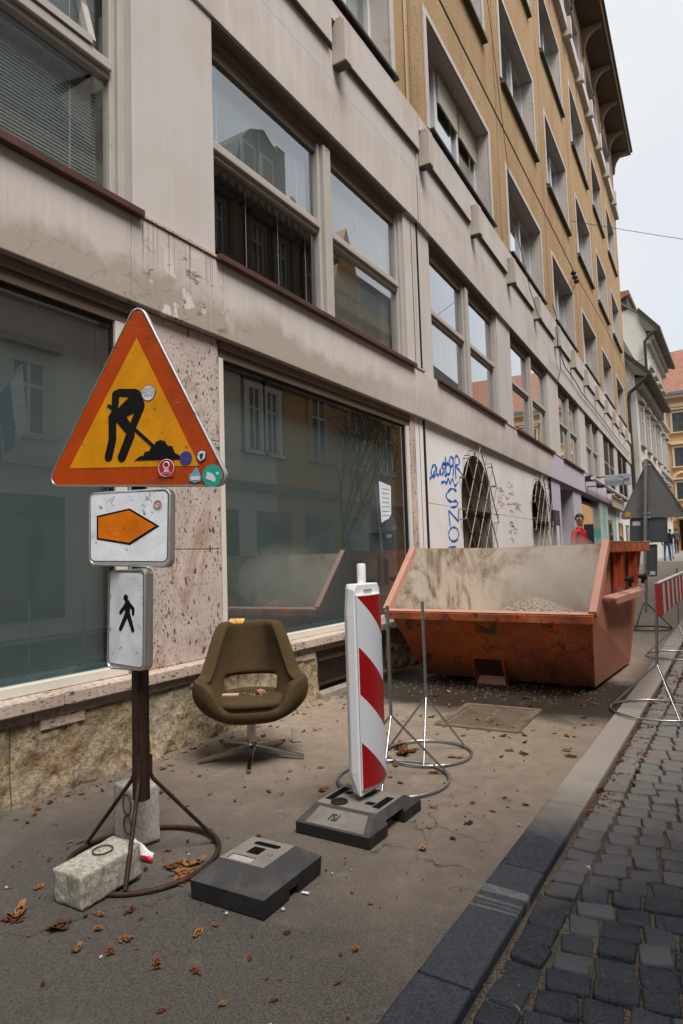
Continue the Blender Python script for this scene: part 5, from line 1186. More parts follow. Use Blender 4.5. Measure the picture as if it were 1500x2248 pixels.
# ------------------------------------------------------------------ people
def skin_mesh(V, Eg, sub=2):
    me = bpy.data.meshes.new('b'); me.from_pydata([v[0] for v in V], Eg, []); o = bpy.data.objects.new('b', me); COL.objects.link(o)
    md = o.modifiers.new('s', 'SKIN'); md.use_smooth_shade = True
    for i, v in enumerate(V): r_ = v[1]; me.skin_vertices[0].data[i].radius = r_ if isinstance(r_, tuple) else (r_, r_)
    me.skin_vertices[0].data[0].use_root = True; md.branch_smoothing = .6
    ms = o.modifiers.new('u', 'SUBSURF'); ms.levels = sub; meshed(o); res = o.data; bpy.data.objects.remove(o); return res
def person(name, loc, rz, hgt, label, mats, hair, step=.0, arms=((.02, .0), (.02, .0)), head_turn=0, group=None, bag=None):
    """mats: (skin, top, trousers, shoes); one continuous body, split by height into clothing colours"""
    e = empty(name, loc, rz, label, 'person', group); k = hgt/1.78
    V = [((0, 0, .96), (.145, .105)), ((0, 0, 1.12), (.135, .10)), ((0, .0, 1.30), (.165, .115)), ((0, .0, 1.43), (.13, .09)), ((0, -.01, 1.51), .052), ((0, -.02, 1.58), .058), ((0, -.028, 1.66), (.078, .098)), ((0, -.02, 1.72), (.066, .085))]
    Eg = [(i, i+1) for i in range(7)]
    for s_, st, (ay, ab) in ((-1, step, arms[0]), (1, -step, arms[1])):
        n = len(V); V += [((s_*.095, 0, .90), .088), ((s_*.10, -st*.45-.01, .50), .060), ((s_*.10, -st+.02, .12), .042), ((s_*.105, -st-.02, .045), (.038, .04)), ((s_*.11, -st-.14, .035), (.038, .03))]; Eg += [(0, n), (n, n+1), (n+1, n+2), (n+2, n+3), (n+3, n+4)]
        n = len(V); V += [((s_*.185, 0, 1.405), .062), ((s_*.235, .02-ay*.4, 1.14), .047), ((s_*.235, -.03-ay, .92+ab), .034), ((s_*.225, -.05-ay, .85+ab), (.022, .036)), ((s_*.222, -.06-ay, .79+ab), (.016, .028))]; Eg += [(3, n), (n, n+1), (n+1, n+2), (n+2, n+3), (n+3, n+4)]
    me = skin_mesh(V, Eg); me.materials.clear()
    for m_ in mats: me.materials.append(m_)
    for p in me.polygons:
        c = p.center; armx = abs(c.x) > .19 or (abs(c.x) > .175 and c.z < 1.3)
        if c.z > 1.505: mi = 0
        elif armx and c.z < .90 and c.z > .6: mi = 0
        elif c.z > .93 or (armx and c.z > .60): mi = 1
        elif c.z > .085: mi = 2
        else: mi = 3
        p.material_index = mi
    # turn the head and shape a face
    for v in me.vertices:
        if v.co.z > 1.53:
            q = v.co - Vector((0, -.02, 0)); ca, sa = math.cos(head_turn), math.sin(head_turn); v.co.x = q.x*ca-q.y*sa; v.co.y = q.x*sa+q.y*ca-.02
    me.transform(Matrix.Scale(k, 4)); me.shade_smooth(); bo = bpy.data.objects.new('body', me); COL.objects.link(bo); bo.parent = e
    hm = Matrix.Scale(k, 4) @ Matrix.Translation((0, -.02, 0)) @ Matrix.Rotation(head_turn, 4, 'Z')
    def hb(nm, fn, mat, **kw): b = MB(lambda x, y, z: hm @ Vector((x, y, z))); fn(b); o = b.build(nm, mat, e, **kw); return o
    def hairf(b):
        rows = []
        for i in range(7):
            f_ = i/6*PI; rows.append([b.vert((.084*math.sin(t)*math.sin(a), .008+.104*math.sin(t)*(-math.cos(a)), 1.668+.108*math.cos(t))) for a, t in [(-PI+2*PI*j/18, f_*(.32+.26*(1-math.cos(-PI+2*PI*j/18))/2)) for j in range(18)]])
        for A, B in zip(rows, rows[1:]):
            for j in range(18): b.face((A[j], A[(j+1) % 18], B[(j+1) % 18], B[j]))
    hb('hair', hairf, hair, smooth=70)
    hb('nose', lambda b: b.hexa([(-.014, -.118, 1.640), (.014, -.118, 1.640), (.010, -.09, 1.640), (-.010, -.09, 1.640), (-.006, -.100, 1.682), (.006, -.100, 1.682), (.006, -.08, 1.682), (-.006, -.08, 1.682)]), mats[0], bevel=.003)
    for s_ in (-1, 1):
        hb('ear', lambda b: b.hexa([(s_*.074, -.02, 1.645), (s_*.088, -.02, 1.645), (s_*.088, .012, 1.65), (s_*.074, .012, 1.65), (s_*.074, -.02, 1.695), (s_*.091, -.018, 1.70), (s_*.091, .015, 1.70), (s_*.074, .012, 1.695)]), mats[0], bevel=.003)
        hb('eye', lambda b: b.box(s_*.030-.011, s_*.030+.011, -.110, -.095, 1.676, 1.684), BLACK)
        hb('eyebrow', lambda b: b.box(s_*.031-.017, s_*.031+.017, -.110, -.092, 1.695, 1.701), hair)
    hb('mouth', lambda b: b.box(-.022, .022, -.110, -.095, 1.612, 1.619), simple('lip', (.28, .10, .08), .6) if 'lip' not in bpy.data.materials else bpy.data.materials['lip'])
    return e
SKN = simple('skin', (.36, .21, .15), .55, 0, .08, 6); HAIR = simple('black_hair', (.012, .010, .009), .6, 0, .3, 60)
REDJ = simple('red_jacket', (.42, .012, .016), .75, 0, .15, 9, .3); DKT = simple('dark_trousers', (.02, .02, .025), .8); JEAN = simple('blue_jeans', (.035, .075, .19), .8, 0, .25, 12); JE2 = simple('pale_jeans', (.22, .32, .40), .8); BLJ = simple('black_jacket', (.014, .014, .018), .7); GJ = simple('charcoal_jacket', (.05, .055, .07), .7); SHO = simple('black_shoes', (.01, .01, .01), .5)
rp = hit(1279, 1290, (0, 13.4, 0), (0, 1, 0)); to = math.atan2(rp.y, rp.x)
pr = person('person', (rp.x, 13.4, rise(13.4)), rad(-62), 1.83, 'man in a red jacket looking back over his shoulder beside the doorway beyond the skip', (SKN, REDJ, DKT, SHO), HAIR, .12, head_turn=rad(-80))
pr.rotation_euler.z = rad(72); 
b = MB(); b.lathe([(.075, 0), (.070, .035), (.062, .045)], 16, (0, -.01, 1.50)); b.build('collar', REDJ, pr, smooth=60)
p1 = hit(1467, 1236, (0, 37, 0), (0, 1, 0)); person('person', (p1.x, 37, rise(37)), rad(170), 1.74, 'pedestrian in a black jacket and blue jeans walking away down the street', (SKN, BLJ, JEAN, SHO), HAIR, .14, group='pedestrians far down the street')
p2 = hit(1475, 1230, (0, 40, 0), (0, 1, 0)); person('person', (p2.x, 40, rise(40)), rad(175), 1.66, 'pedestrian in dark top and pale jeans half hidden behind the one in blue jeans', (SKN, BLJ, JE2, SHO), HAIR, -.1, group='pedestrians far down the street')
p3 = hit(1487, 1218, (0, 51, 0), (0, 1, 0)); person('person', (p3.x, 51, rise(51)), rad(-160), 1.76, 'pedestrian in a charcoal jacket and dark trousers, farthest to the right', (SKN, GJ, DKT, SHO), HAIR, .1, group='pedestrians far down the street')
# ------------------------------------------------------------------ sign, awning, notice, lettering on the wall
def facp(x, y, n=0.):
    p = hit(x, y, (FX+n, 0, 0), (1, 0, 0))
    v = p - EYE
    if p.y > YJ or v.dot(FW) < 0: p = hit(x, y, J0+N2*n, N2)
    return p
def facs(x, y, n=0.):
    p = facp(x, y, n); return (p.y, p.z) if p.y <= YJ and abs(p.x-FX-n) < 1e-4 else (YJ+(p-J0-N2*n).dot(D2), p.z)
KP = simple('pale_grey_sign_panel', (.42, .44, .50), .5, 0, .05, 4); KL = simple('grey_sign_lettering', (.16, .17, .20), .5)
q0 = hit(1328, 1068, (0, 20, 0), (0, 1, 0)); q1 = hit(1384, 1039, (0, 20, 0), (0, 1, 0)); ks = empty('projecting_shop_sign', (q0.x, 20, q0.z), 0, 'small pale projecting shop sign reading kipling above the shopfronts', 'shop sign')
w_, h_ = q1.x-q0.x, q1.z-q0.z; b = MB(); b.box(0, w_, 0, .08, 0, h_); b.build('sign_box', KP, ks, bevel=.008); b = MB(); b.box(-.62, 0, .03, .06, h_-.05, h_-.02); b.box(-.62, 0, .03, .06, .02, .05); b.build('bracket', BLACK, ks)
RX = Matrix.Rotation(PI/2, 4, 'X'); text_mesh('kipling', .20, Matrix.Translation((w_*.40, -.003, h_*.36)) @ RX, KL, 'lettering', ks, .001)
b = MB(); b.tube([(w_*.52, -.004, h_*.80), (w_*.62, -.004, h_*.88), (w_*.70, -.004, h_*.75), (w_*.76, -.004, h_*.58)], .004, 5)
for x_ in (.78, .84, .90): b.tube([(w_*x_, -.004, h_*.52), (w_*(x_+.01), -.004, h_*.36)], .006, 5)
b.tube([(w_*.76, -.004, h_*.56), (w_*.92, -.004, h_*.56)], .010, 6); b.tube([(w_*.92, -.004, h_*.58), (w_*.95, -.004, h_*.62)], .012, 6); b.build('emblem', KL, ks)
aw = empty('awning', tuple(F(24.5, .2, 3.1)), 0, 'rolled up white awning on the wall beside the projecting shop sign', 'awning', world=True)
b = MB(F); b.tube([(19.6, .22, 3.28), (29.5, .22, 3.28)], .055, 8); b.build('roller', WHITEF, aw, smooth=40)
for s_ in (19.7, 22, 24.5, 27, 29.4): b = MB(F); b.box(s_, s_+.06, 0, .22, 3.2, 3.36); b.build('arm', BLACK, aw)
b = MB(F); b.box(25, 29, .10, .12, 2.78, 3.22); b.build('valance', SLATT, aw)
# paper notice behind/on the shop glass
PAP = simple('white_paper', (.66, .67, .72), .7); nd = empty('paper_notice', tuple(facp(845, 1100, -.11)), 0, 'torn white paper notice taped inside the right end of the big shop window', 'paper notice', world=True)
P = [facp(x, y, -.107) for x, y in ((832, 1056), (858, 1067), (859, 1128), (853, 1139), (846, 1142), (838, 1148), (834, 1100))]; b = MB(); b.prism(P, (.001, 0, 0)); b.build('sheet', PAP, nd)
b = MB()
for i in range(7): a, c = facp(839, 1072+i*10, -.1045), facp(855, 1075+i*9.4, -.1045); b.bar(a, c, .0015, .004)
b.build('printed_lines', KL, nd)
# sprayed lettering
BLU = simple('blue_spray_paint', (.006, .12, .48), .6, 0, .2, 30); CR = (850, 600, .28923)
tags = empty('graffiti_tag', tuple(F(8.6, NL, 1.9)), 0, 'blue sprayed tag and vertical letters on the pale wall left of the first arched grille', 'graffiti', world=True)
def ribbon(P, w, mat=BLU, parent=tags, name='stroke', n=NL+.0035, pxl=True, nn=6):
    Q = [facs(CR[0]+x*CR[2], CR[1]+y*CR[2], NL) for x, y in P] if pxl else P
    if len(Q) > 2:                                   # smooth through the points
        S = []
        for i in range(len(Q)-1):
            p0, p1, p2, p3 = Q[max(0, i-1)], Q[i], Q[i+1], Q[min(len(Q)-1, i+2)]
            for k in range(nn):
                t = k/nn; S.append(tuple(.5*((2*p1[j])+(-p0[j]+p2[j])*t+(2*p0[j]-5*p1[j]+4*p2[j]-p3[j])*t*t+(-p0[j]+3*p1[j]-3*p2[j]+p3[j])*t**3) for j in (0, 1)))
        Q = S+[Q[-1]]
    b = MB(F); L = []
    for i, q in enumerate(Q):
        a, c = Q[max(0, i-1)], Q[min(len(Q)-1, i+1)]; d = Vector((c[0]-a[0], c[1]-a[1], 0)).normalized(); ww = w*(.75+.35*math.sin(i*.9))/2
        L.append((b.vert((q[0]-d.y*ww*1.25, n, q[1]+d.x*ww)), b.vert((q[0]+d.y*ww*1.25, n, q[1]-d.x*ww))))
    for (a, c), (d_, e_) in zip(L, L[1:]): b.face((a, c, e_, d_))
    return b.build(name, mat, parent, fix=False)
def ell(cx_, cy_, rx, ry, n=10): return [(cx_+rx*math.cos(2*PI*i/n+1), cy_+ry*math.sin(2*PI*i/n+1)) for i in range(n+2)]
wj = .036
for P in ([(322,1560),(345,1535),(368,1490),(362,1452),(342,1470),(334,1515),(350,1545),(374,1522)], [(374,1468),(376,1518),(392,1532),(404,1482),(404,1532)], [(432,1436),(412,1462),(430,1495),(414,1532)], [(444,1392),(436,1520),(452,1536)], [(420,1452),(466,1440)], ell(462,1488,17,40), ell(486,1430,14,38), [(500,1392),(503,1470),(500,1545)], [(522,1560),(515,1402),(538,1394),(548,1440),(520,1466),(545,1492),(570,1530)]): ribbon(P, wj)
for P in ([(410,1590),(440,1580),(450,1600),(465,1558),(480,1596),(495,1562),(515,1612),(538,1580)], [(526,1652),(490,1634),(456,1665),(450,1702),(482,1732),(520,1727),(535,1747),(518,1772),(480,1777)], [(466,1800),(478,1918)], [(466,1800),(540,1884)], [(542,1786),(540,1884)], ell(505,1982,38,54), [(520,2075),(465,2085)]): ribbon(P, wj*1.05)
FNT = simple('faded_pink_scrawl', (.50, .36, .32), .8, 0, .1); TLM = simple('teal_marker_scrawl', (.12, .30, .33), .7); rr = random.Random(11)
sc1 = empty('graffiti_scrawl', tuple(F(12, NL, 1.7)), 0, 'faded pinkish scrawls on the pale wall between the two arched grilles', 'graffiti', world=True)
for k in range(16):
    x, y = rr.uniform(840, 1000), rr.uniform(1575, 1800); ribbon([(x+rr.uniform(-22, 22), y+rr.uniform(-28, 28)) for _ in range(5)], .012, FNT, sc1)
sc2 = empty('graffiti_scrawl', tuple(F(11.6, NL, 1.4)), 0, 'small dark and teal marker scrawl low on the wall right of the first arched grille', 'graffiti', world=True)
for k in range(7):
    x, y = rr.uniform(925, 975), rr.uniform(1900, 2040); ribbon([(x+rr.uniform(-16, 16), y+rr.uniform(-22, 22)) for _ in range(5)], .016, TLM if k % 2 else BLU, sc2)
# ------------------------------------------------------------------ cables
def cable(pts, r, label, mat=BLACK, sag=0):
    b = MB(); b.tube(pts, r, 5); return tag(b.build('cable', mat, smooth=50), label, 'cable')
a = facp(940, -50, .45); c = facp(1262, 600, .45); a = a + (a-c)*.25
cable([a, c], .012, 'thick black span cable slanting across the ochre facade down to the wall bracket')
cable([c, facp(1330, 720, .4), facp(1392, 850, .3)], .009, 'cable running on from the wall bracket towards the end of the block')
cable([facp(1068, -20, .03), facp(1085, 120, .03), facp(1101, 250, .03), facp(1118, 388, .03)], .007, 'thin dark cable hanging down the ochre wall between two windows', simple('dull_cable', (.05, .04, .035), .6))
cable([facp(1128, 480, .05), facp(1146, 560, .08), facp(1165, 640, .12), facp(1182, 692, .2), facp(1196, 712, .2)], .008, 'loose cable looping down over the second ochre window to the ledge', bpy.data.materials['dull_cable'])
cable([facp(1214, 668, .06), facp(1222, 700, .22), facp(1225, 760, .22), facp(1240, 805, .06), facp(1262, 835, .06), facp(1277, 862, .05), facp(1306, 898, .05), facp(1330, 930, .05), facp(1356, 965, .05), facp(1382, 998, .05)], .014, 'bundle of dark cables drooping along the grey fascia below the brackets')
cable([facp(1229, 775, .1), facp(1231, 810, .06), facp(1226, 835, .04)], .010, 'short cable tail hanging from the drooping cable bundle')
w0 = facp(1253, 485, .05); w1 = hit(1500, 523, (0, 20.5, 0), (0, 1, 0)); d = (w1-w0); w2 = w1 + d*((4-w1.x)/d.x) if d.x > .1 else w1+d
cable([w0, w0.lerp(w2, .3)-Vector((0, 0, .03)), w2], .008, 'thin span wire crossing the white sky from the ochre wall', bpy.data.materials['dull_cable'])
w0 = facp(1372, 800, .05); w1 = hit(1480, 772, (0, 36, 0), (0, 1, 0)); cable([w0, w1, w1+(w1-w0)*.8], .010, 'lower span wire crossing towards the orange house', bpy.data.materials['dull_cable'])
br = empty('cable_bracket', tuple(facp(1262, 600, 0)), 0, 'black iron cable bracket with insulators on the ochre wall', 'bracket', world=True)
b = MB(); z0 = facp(1262, 600, 0); b.bar(z0, facp(1262, 600, .45), .03); b.bar(z0-Vector((0, 0, .35)), facp(1262, 600, .45), .025); b.build('arm', BLACK, br)
for k in range(3): b = MB(); b.lathe([(.05, 0), (.07, .05), (.04, .10)], 10, tuple(facp(1262, 600, .45)+Vector((0, (k-1)*.16, -.1-.05*k)))); b.build('insulator', BLACK, br, smooth=40)
# ------------------------------------------------------------------ houses at the end of the street
def house_windows(par, face, ws, zs, w, h, surm, glassm=GLASS, framem=WHITEF, ped=True):
    """face(u, n, z) -> world; one window object per opening with its pane"""
    for u in ws:
        for z in zs:
            b = MB(face); t = .16
            for q in ((u-w/2-t, u-w/2, z-.05, z+h+t), (u+w/2, u+w/2+t, z-.05, z+h+t)): b.box(q[0], q[1], 0.002, .07, q[2], q[3])
            b.box(u-w/2, u+w/2, .002, .07, z+h, z+h+t); b.box(u-w/2-t*1.4, u+w/2+t*1.4, .002, .15, z-.14, z-.05)
            if ped: b.box(u-w/2-t*1.5, u+w/2+t*1.5, .002, .22, z+h+t+.12, z+h+t+.26)
            o = b.build('window', surm, par, off=Vector(par.location))
            b = MB(face); b.box(u-w/2, u+w/2, .003, .012, z, z+h); b.build('pane', DKG, o, off=Vector(par.location))
            b = MB(face); f_ = .06
            for q in ((u-w/2, u-w/2+f_, z, z+h), (u+w/2-f_, u+w/2, z, z+h), (u-f_/2, u+f_/2, z, z+h)): b.box(q[0], q[1], .013, .04, q[2], q[3])
            b.box(u-w/2+f_, u-f_/2, .013, .035, z+h*.66, z+h*.66+f_); b.box(u+f_/2, u+w/2-f_, .013, .035, z+h*.66, z+h*.66+f_); b.build('frame', framem, o, off=Vector(par.location))
g = G('dark_old_pane'); p = g.pos(); DKG = g.end(g.mix(g.noise(p, 1.2, 3), (.03, .035, .04), (.10, .11, .12)), .06, 0, None, .8)
WHT = simple('streaky_off_white_render', (.56, .54, .49), .9, 0, .12, .8, 0, (.38, .34, .25), .6, (.5, .7)); STON = simple('grey_stone_ornament', (.36, .33, .30), .85, 0, .2, 3); RTIL = simple('red_roof_tiles', (.29, .135, .09), .85, 0, .3, 6, 0, (.14, .06, .045), 4, (.5, .7)); EAV2 = simple('weathered_eave_boards', (.13, .115, .09), .8, 0, .15, 2)
h1 = empty('low_white_house', (-4.1, 35.3, 0), 0, 'lower white house with deep grey eaves just beyond the office block', 'house', world=True)
b = MB(); P = [(-9, 0), (-4.08, 0), (-4.08, 10.0), (-4.55, 10.9), (-4.9, 12.3), (-5.4, 12.6), (-9, 14)]; b.prism([(x, 35.3, z) for x, z in P], (0, 10.6, 0)); b.build('wall', WHT, h1)
b = MB(); b.prism([(x, 35.2, z) for x, z in [(-4.05, 9.95), (-3.45, 9.75), (-3.42, 9.9), (-4.5, 11.05), (-4.85, 12.45), (-5.4, 12.75), (-5.4, 12.6), (-4.9, 12.3), (-4.55, 10.9)]], (0, 10.7, 0)); b.build('eave', EAV2, h1)
b = MB(); b.prism([(x, 35.18, z) for x, z in [(-3.42, 9.78), (-3.30, 9.86), (-3.32, 9.98), (-4.45, 11.2), (-4.78, 12.55), (-5.5, 12.9), (-5.5, 12.75), (-4.85, 12.42), (-4.52, 11.05), (-3.44, 9.92)]], (0, 10.74, 0)); b.build('roof', GUT, h1)
b = MB(); b.tube([(-3.42, 35.1, 9.8), (-3.9, 35.05, 9.35), (-4.32, 35.02, 9.0), (-4.40, 35.0, 8.5), (-4.35, 35.0, 2.0)], .09, 8); b.build('downpipe', GUT, h1, smooth=50)
fx1 = lambda u, n, z: (-4.08+n, 35.3+u, z); house_windows(h1, fx1, (1.6, 4.2, 6.8, 9.3), (3.4, 6.6), 1.1, 1.9, STON)
b = MB(fx1)
for u in [i*.53+.2 for i in range(20)]: b.box(u, u+.2, .002, .35, 9.3, 9.85)
b.build('eave_consoles', STON, h1)['kind'] = 'stuff'
h2 = empty('tall_white_house', (-4.5, 46, 0), 0, 'tall streaky white house with dark overhanging eaves behind the low one', 'house', world=True)
b = MB(); b.prism([(x, 46, z) for x, z in [(-13, 0), (-4.48, 0), (-4.48, 15.3), (-4.75, 15.9), (-4.9, 16.6), (-6.2, 17.7), (-13, 21)]], (0, 10.5, 0)); b.build('wall', WHT, h2)
b = MB(); b.prism([(x, 45.9, z) for x, z in [(-4.46, 15.35), (-3.75, 15.2), (-3.72, 15.4), (-4.85, 16.75), (-6.2, 17.9), (-6.2, 17.72), (-4.9, 16.62), (-4.75, 15.92)]], (0, 10.7, 0)); b.build('eave', EAV2, h2)
b = MB(); b.prism([(x, 45.85, z) for x, z in [(-3.75, 15.15), (-3.6, 15.2), (-3.6, 15.45), (-4.8, 16.95), (-4.9, 16.8), (-3.76, 15.35)]], (0, 10.8, 0)); b.build('gutter', GUT, h2)
b = MB(); b.prism([(x, 45.8, z) for x, z in [(-6.9, 17.3), (-5.3, 18.0), (-5.3, 18.25), (-6.9, 18.3)]], (0, 4, 0)); b.build('dormer_roof', RTIL, h2); b = MB(); b.prism([(x, 45.95, z) for x, z in [(-6.9, 17.0), (-5.5, 17.0), (-5.45, 17.98), (-6.9, 17.3)]], (0, 3.5, 0)); b.build('dormer_side', GUT, h2)
b = MB(); b.tube([(-3.9, 45.7, 15.2), (-4.3, 45.7, 14.9), (-4.55, 45.75, 14.6), (-4.55, 45.75, 11)], .09, 8); b.build('downpipe', GUT, h2, smooth=50)
fx2 = lambda u, n, z: (-4.48+n, 46+u, z); house_windows(h2, fx2, (1.5, 4.1, 6.7, 9.2), (3.6, 7.2, 10.8), 1.15, 2.0, STON)
b = MB(fx2)
for z_ in (6.4, 10.2, 14.5): b.box(0, 10.4, .002, .25, z_, z_+.25)
for u in [i*.5+.2 for i in range(20)]: b.box(u, u+.2, .002, .45, 14.8, 15.3)
b.build('cornice', STON, h2)['kind'] = 'stuff'
ORW = simple('orange_facade', (.60, .345, .16), .85, 0, .06, .7); CRM = simple('cream_trim', (.66, .54, .38), .8, 0, .08, 2); GRF = simple('dark_green_frame', (.06, .09, .08), .6)
Y3 = 62; h3 = empty('orange_corner_house', (-2, Y3, 0), 0, 'orange yellow house with cream trim and red tiled roof closing the street', 'house', world=True)
def Zat(py, px=1480): return hit(px, py, (0, Y3, 0), (0, 1, 0)).z
ze = Zat(866); fx3 = lambda u, n, z: (u, Y3-n, z)
b = MB(fx3); b.box(-9, 12, -9, 0, 0, ze-.2); b.build('wall', ORW, h3)
b = MB(fx3); b.box(-9.1, 12, .002, .18, Zat(945)-.2-.9, Zat(945)-1.0); b.box(-9.2, 12, .002, .5, ze-.35, ze-.1); b.box(-9.1, 12, .002, .25, Zat(895), Zat(887)); b.box(-9.1, 12, .002, .12, Zat(1055), Zat(1052)); b.build('cornice', CRM, h3)
b = MB(fx3); b.box(-9.3, 12, -.5, .7, ze-.1, ze+.12); b.build('gutter', simple('blue_grey_gutter', (.16, .18, .22), .5), h3)
zr = Zat(778); xr = hit(1462, 778, (0, Y3, 0), (0, 1, 0)).x
b = MB(); b.hexa([(-9.2, Y3-.3, ze+.12), (12, Y3-.3, ze+.12), (12, Y3+9, ze+.12), (-9.2, Y3+9, ze+.12), (-5.2, Y3+3.5, zr+1.2), (12, Y3+3.5, zr+1.2), (12, Y3+5, zr+1.2), (-5.2, Y3+5, zr+1.2)]); rf = b.build('roof', RTIL, h3)
xs = hit(1488, 840, (0, Y3, 0), (0, 1, 0)).x; b = MB(); b.box(xs-.5, xs+.6, Y3+.3, Y3+1.2, Zat(847), Zat(836)); b.build('skylight', simple('skylight_glass', (.55, .6, .62), .3), rf)
us = [hit(1494, 920, (0, Y3, 0), (0, 1, 0)).x + 2.9*i for i in range(5)]
for (ya, yb) in ((947, 906), (1023, 983)): house_windows(h3, fx3, us, (Zat(ya, 1490),), 1.25, Zat(yb, 1490)-Zat(ya, 1490), CRM, framem=GRF)
house_windows(h3, fx3, us, (Zat(1096, 1490),), 1.25, Zat(1060, 1490)-Zat(1096, 1490), CRM, framem=GRF)
b = MB(fx3)
for u in us: b.tube([(u+.8*math.cos(PI*k/8), .12, Zat(1052)-.05+.6*math.sin(PI*k/8)) for k in range(9)], .1, 6)
b.build('arched_hood', CRM, h3)
b = MB(fx3)
for k in range(5): b.box(-9, us[0]-.7, .002, .08, 1+k*.62, 1.5+k*.62)
b.build('rusticated_base', ORW, h3)
b = MB(fx3)
for u in us: b.box(u-.6, u+1.4, .003, .03, 0, 3.6)
b.build('shop_opening', DIM, h3)
b = MB(fx3); b.box(us[0]-.6, us[0]+1.9, .1, .9, 3.7, 4.1); b.build('shop_awning', simple('yellow_awning', (.55, .50, .22), .7), h3)
# ------------------------------------------------------------------ the other side of the street (out of frame, seen in the glass)
def opp(name, y0, y1, hz, wallm, trim, frm, wins, label, roofm, roof=True, shopz=3.0):
    e = empty(name, (4.0, (y0+y1)/2, 0), 0, label, 'house', world=True); f_ = lambda u, n, z: (4.0-n, u, z)
    b = MB(f_); b.box(y0, y1, -7, 0, 0, hz); b.build('wall', wallm, e)
    b = MB(f_); b.box(y0, y1, .002, .35, hz-.4, hz); b.box(y0, y1, .002, .18, shopz, shopz+.22); b.box(y0, y1, .002, .12, 5.95, 6.1); b.build('cornice', trim, e)
    if roof: b = MB(f_); b.hexa([(y0, -7, hz), (y1, -7, hz), (y1, .3, hz), (y0, .3, hz), (y0, -5, hz+3.2), (y1, -5, hz+3.2), (y1, -1.6, hz+2.8), (y0, -1.6, hz+2.8)]); b.build('roof', roofm, e)
    for us_, zs_, w, h in wins: house_windows(e, f_, us_, zs_, w, h, trim, framem=frm)
    b = MB(f_); u = y0+.5
    while u < y1-1.6: b.box(u, u+1.5, .003, .03, .3, shopz-.5); u += 2.2
    b.build('shop_opening', DKG, e); return e, f_
BRN = simple('brown_grey_stone_front', (.24, .205, .17), .9, 0, .25, 2.5); BEI = simple('pale_grey_classical_front', (.68, .67, .64), .85, 0, .08, 1); OCY = simple('ochre_yellow_front', (.46, .30, .12), .85, 0, .1, 1); SLT = simple('dark_slate_roof', (.06, .062, .065), .8, 0, .2, 5)
e1, f1_ = opp('pale_classical_house', -12, 8.3, 9.2, BEI, simple('grey_white_trim', (.52, .51, .49), .8), WHITEF, [([-9.5, -7.4, -5.3, -3.2, -1.1, 1.0, 3.0, 4.95, 6.87], (3.62, 6.9), .68, 1.22)], 'pale classical house across the street with white framed windows', SLT)
# flag on its pole
fl = empty('flag', (3.9, 5.9, 3.9), 0, 'white blue and red national flag on a slanting pole across the street', 'flag', world=True)
b = MB(); b.tube([(3.98, 5.7, 3.3), (3.1, 6.2, 4.5)], .018, 6); b.build('pole', WHITEF, fl)
for i, m_ in enumerate((WHS, BST, RST)):
    b = MB(); x0, x1 = 3.1+.18*i, 3.1+.18*(i+1); y_ = 6.2-.10*i; zt_ = 4.45-.24*i
    b.prism([(x0, y_, zt_), (x1, y_-.1, zt_-.24), (x1+.03, y_+.05, zt_-1.15), (x0+.04, y_+.12, zt_-1.0)], (.004, .006, 0)); b.build('flag_stripe', m_, fl)
e2, f2_ = opp('brown_stone_house', 8.3, 17.2, 11.2, BRN, simple('brown_stone_trim', (.20, .175, .15), .85, 0, .2, 4), simple('blue_white_casement', (.35, .42, .5), .5), [([9.3, 10.6, 11.95, 13.6, 14.65, 16.2], (9.0,), .52, 1.25), ([9.6, 11.4, 13.15, 13.95], (4.1, ), .62, 1.7)], 'dark brown stone house with a steep gabled dormer across the street', SLT, False)
b = MB(f2_); b.box(8.3, 14.1, .003, .02, 0, 6.4); b.build('pale_lower_front', BEI, e2); b = MB(f2_); b.box(14.1, 17.2, .003, .025, 0, 8.4); b.build('ochre_lower_front', OCY, e2)
house_windows(e2, lambda u, n, z: (4.0-n-.03, u, z), (9.6, 11.4, 13.15, 13.9), (4.1,), .5, 1.6, BEI); house_windows(e2, lambda u, n, z: (4.0-n-.03, u, z), (16.2,), (4.2,), .8, 1.8, OCY)
b = MB(f2_)
b.prism([(8.3, .1, 11.2), (9.3, .1, 11.2), (9.6, .1, 12.0), (9.4, .1, 14.2), (8.3, .1, 15.2)], (0, -4, 0)); b.prism([(12.5, .1, 11.2), (15.2, .1, 11.2), (14.8, .1, 12.0), (14.45, .1, 12.9), (13.9, .1, 13.2), (13.3, .1, 12.9), (12.9, .1, 12.4)], (0, -3.5, 0)); b.hexa([(8.3, -7, 11.2), (17.2, -7, 11.2), (17.2, .3, 11.2), (8.3, .3, 11.2), (8.3, -6, 11.9), (17.2, -6, 11.9), (17.2, -2, 11.7), (8.3, -2, 11.7)]); b.build('roof', SLT, e2)
e3, f3_ = opp('ochre_yellow_house', 17.2, 42, 9.6, OCY, simple('yellow_trim', (.50, .38, .20), .8), WHITEF, [([18.5, 20.6, 22.8, 25.0, 27.2, 29.4, 31.6, 34, 37, 40], (4.2, 7.2), .9, 1.7)], 'ochre yellow house farther along the other side of the street', SLT)
b = MB(f3_); b.prism([(17.4, .05, 9.6), (19.4, .05, 9.6), (19.2, .05, 10.3), (18.9, .05, 11.2), (18.4, .05, 12.3), (17.9, .05, 11.2)], (0, -3, 0)); b.build('gable', OCY, e3)
e4 = empty('added_house_behind', (0, -42, 0), 0, 'plain grey house added out of view behind the viewer to cut light', 'house', world=True)  # unseen house added to dim faces turned towards the viewer
b = MB(); b.box(-16, 16, -50, -42, -.1, 12); b.build('wall', BEI, e4); house_windows(e4, lambda u, n, z: (u, -42+n, z), (-6, -3.5, -1, 1.5, 4), (1.5, 4.6, 7.6), 1.1, 1.8, BEI)
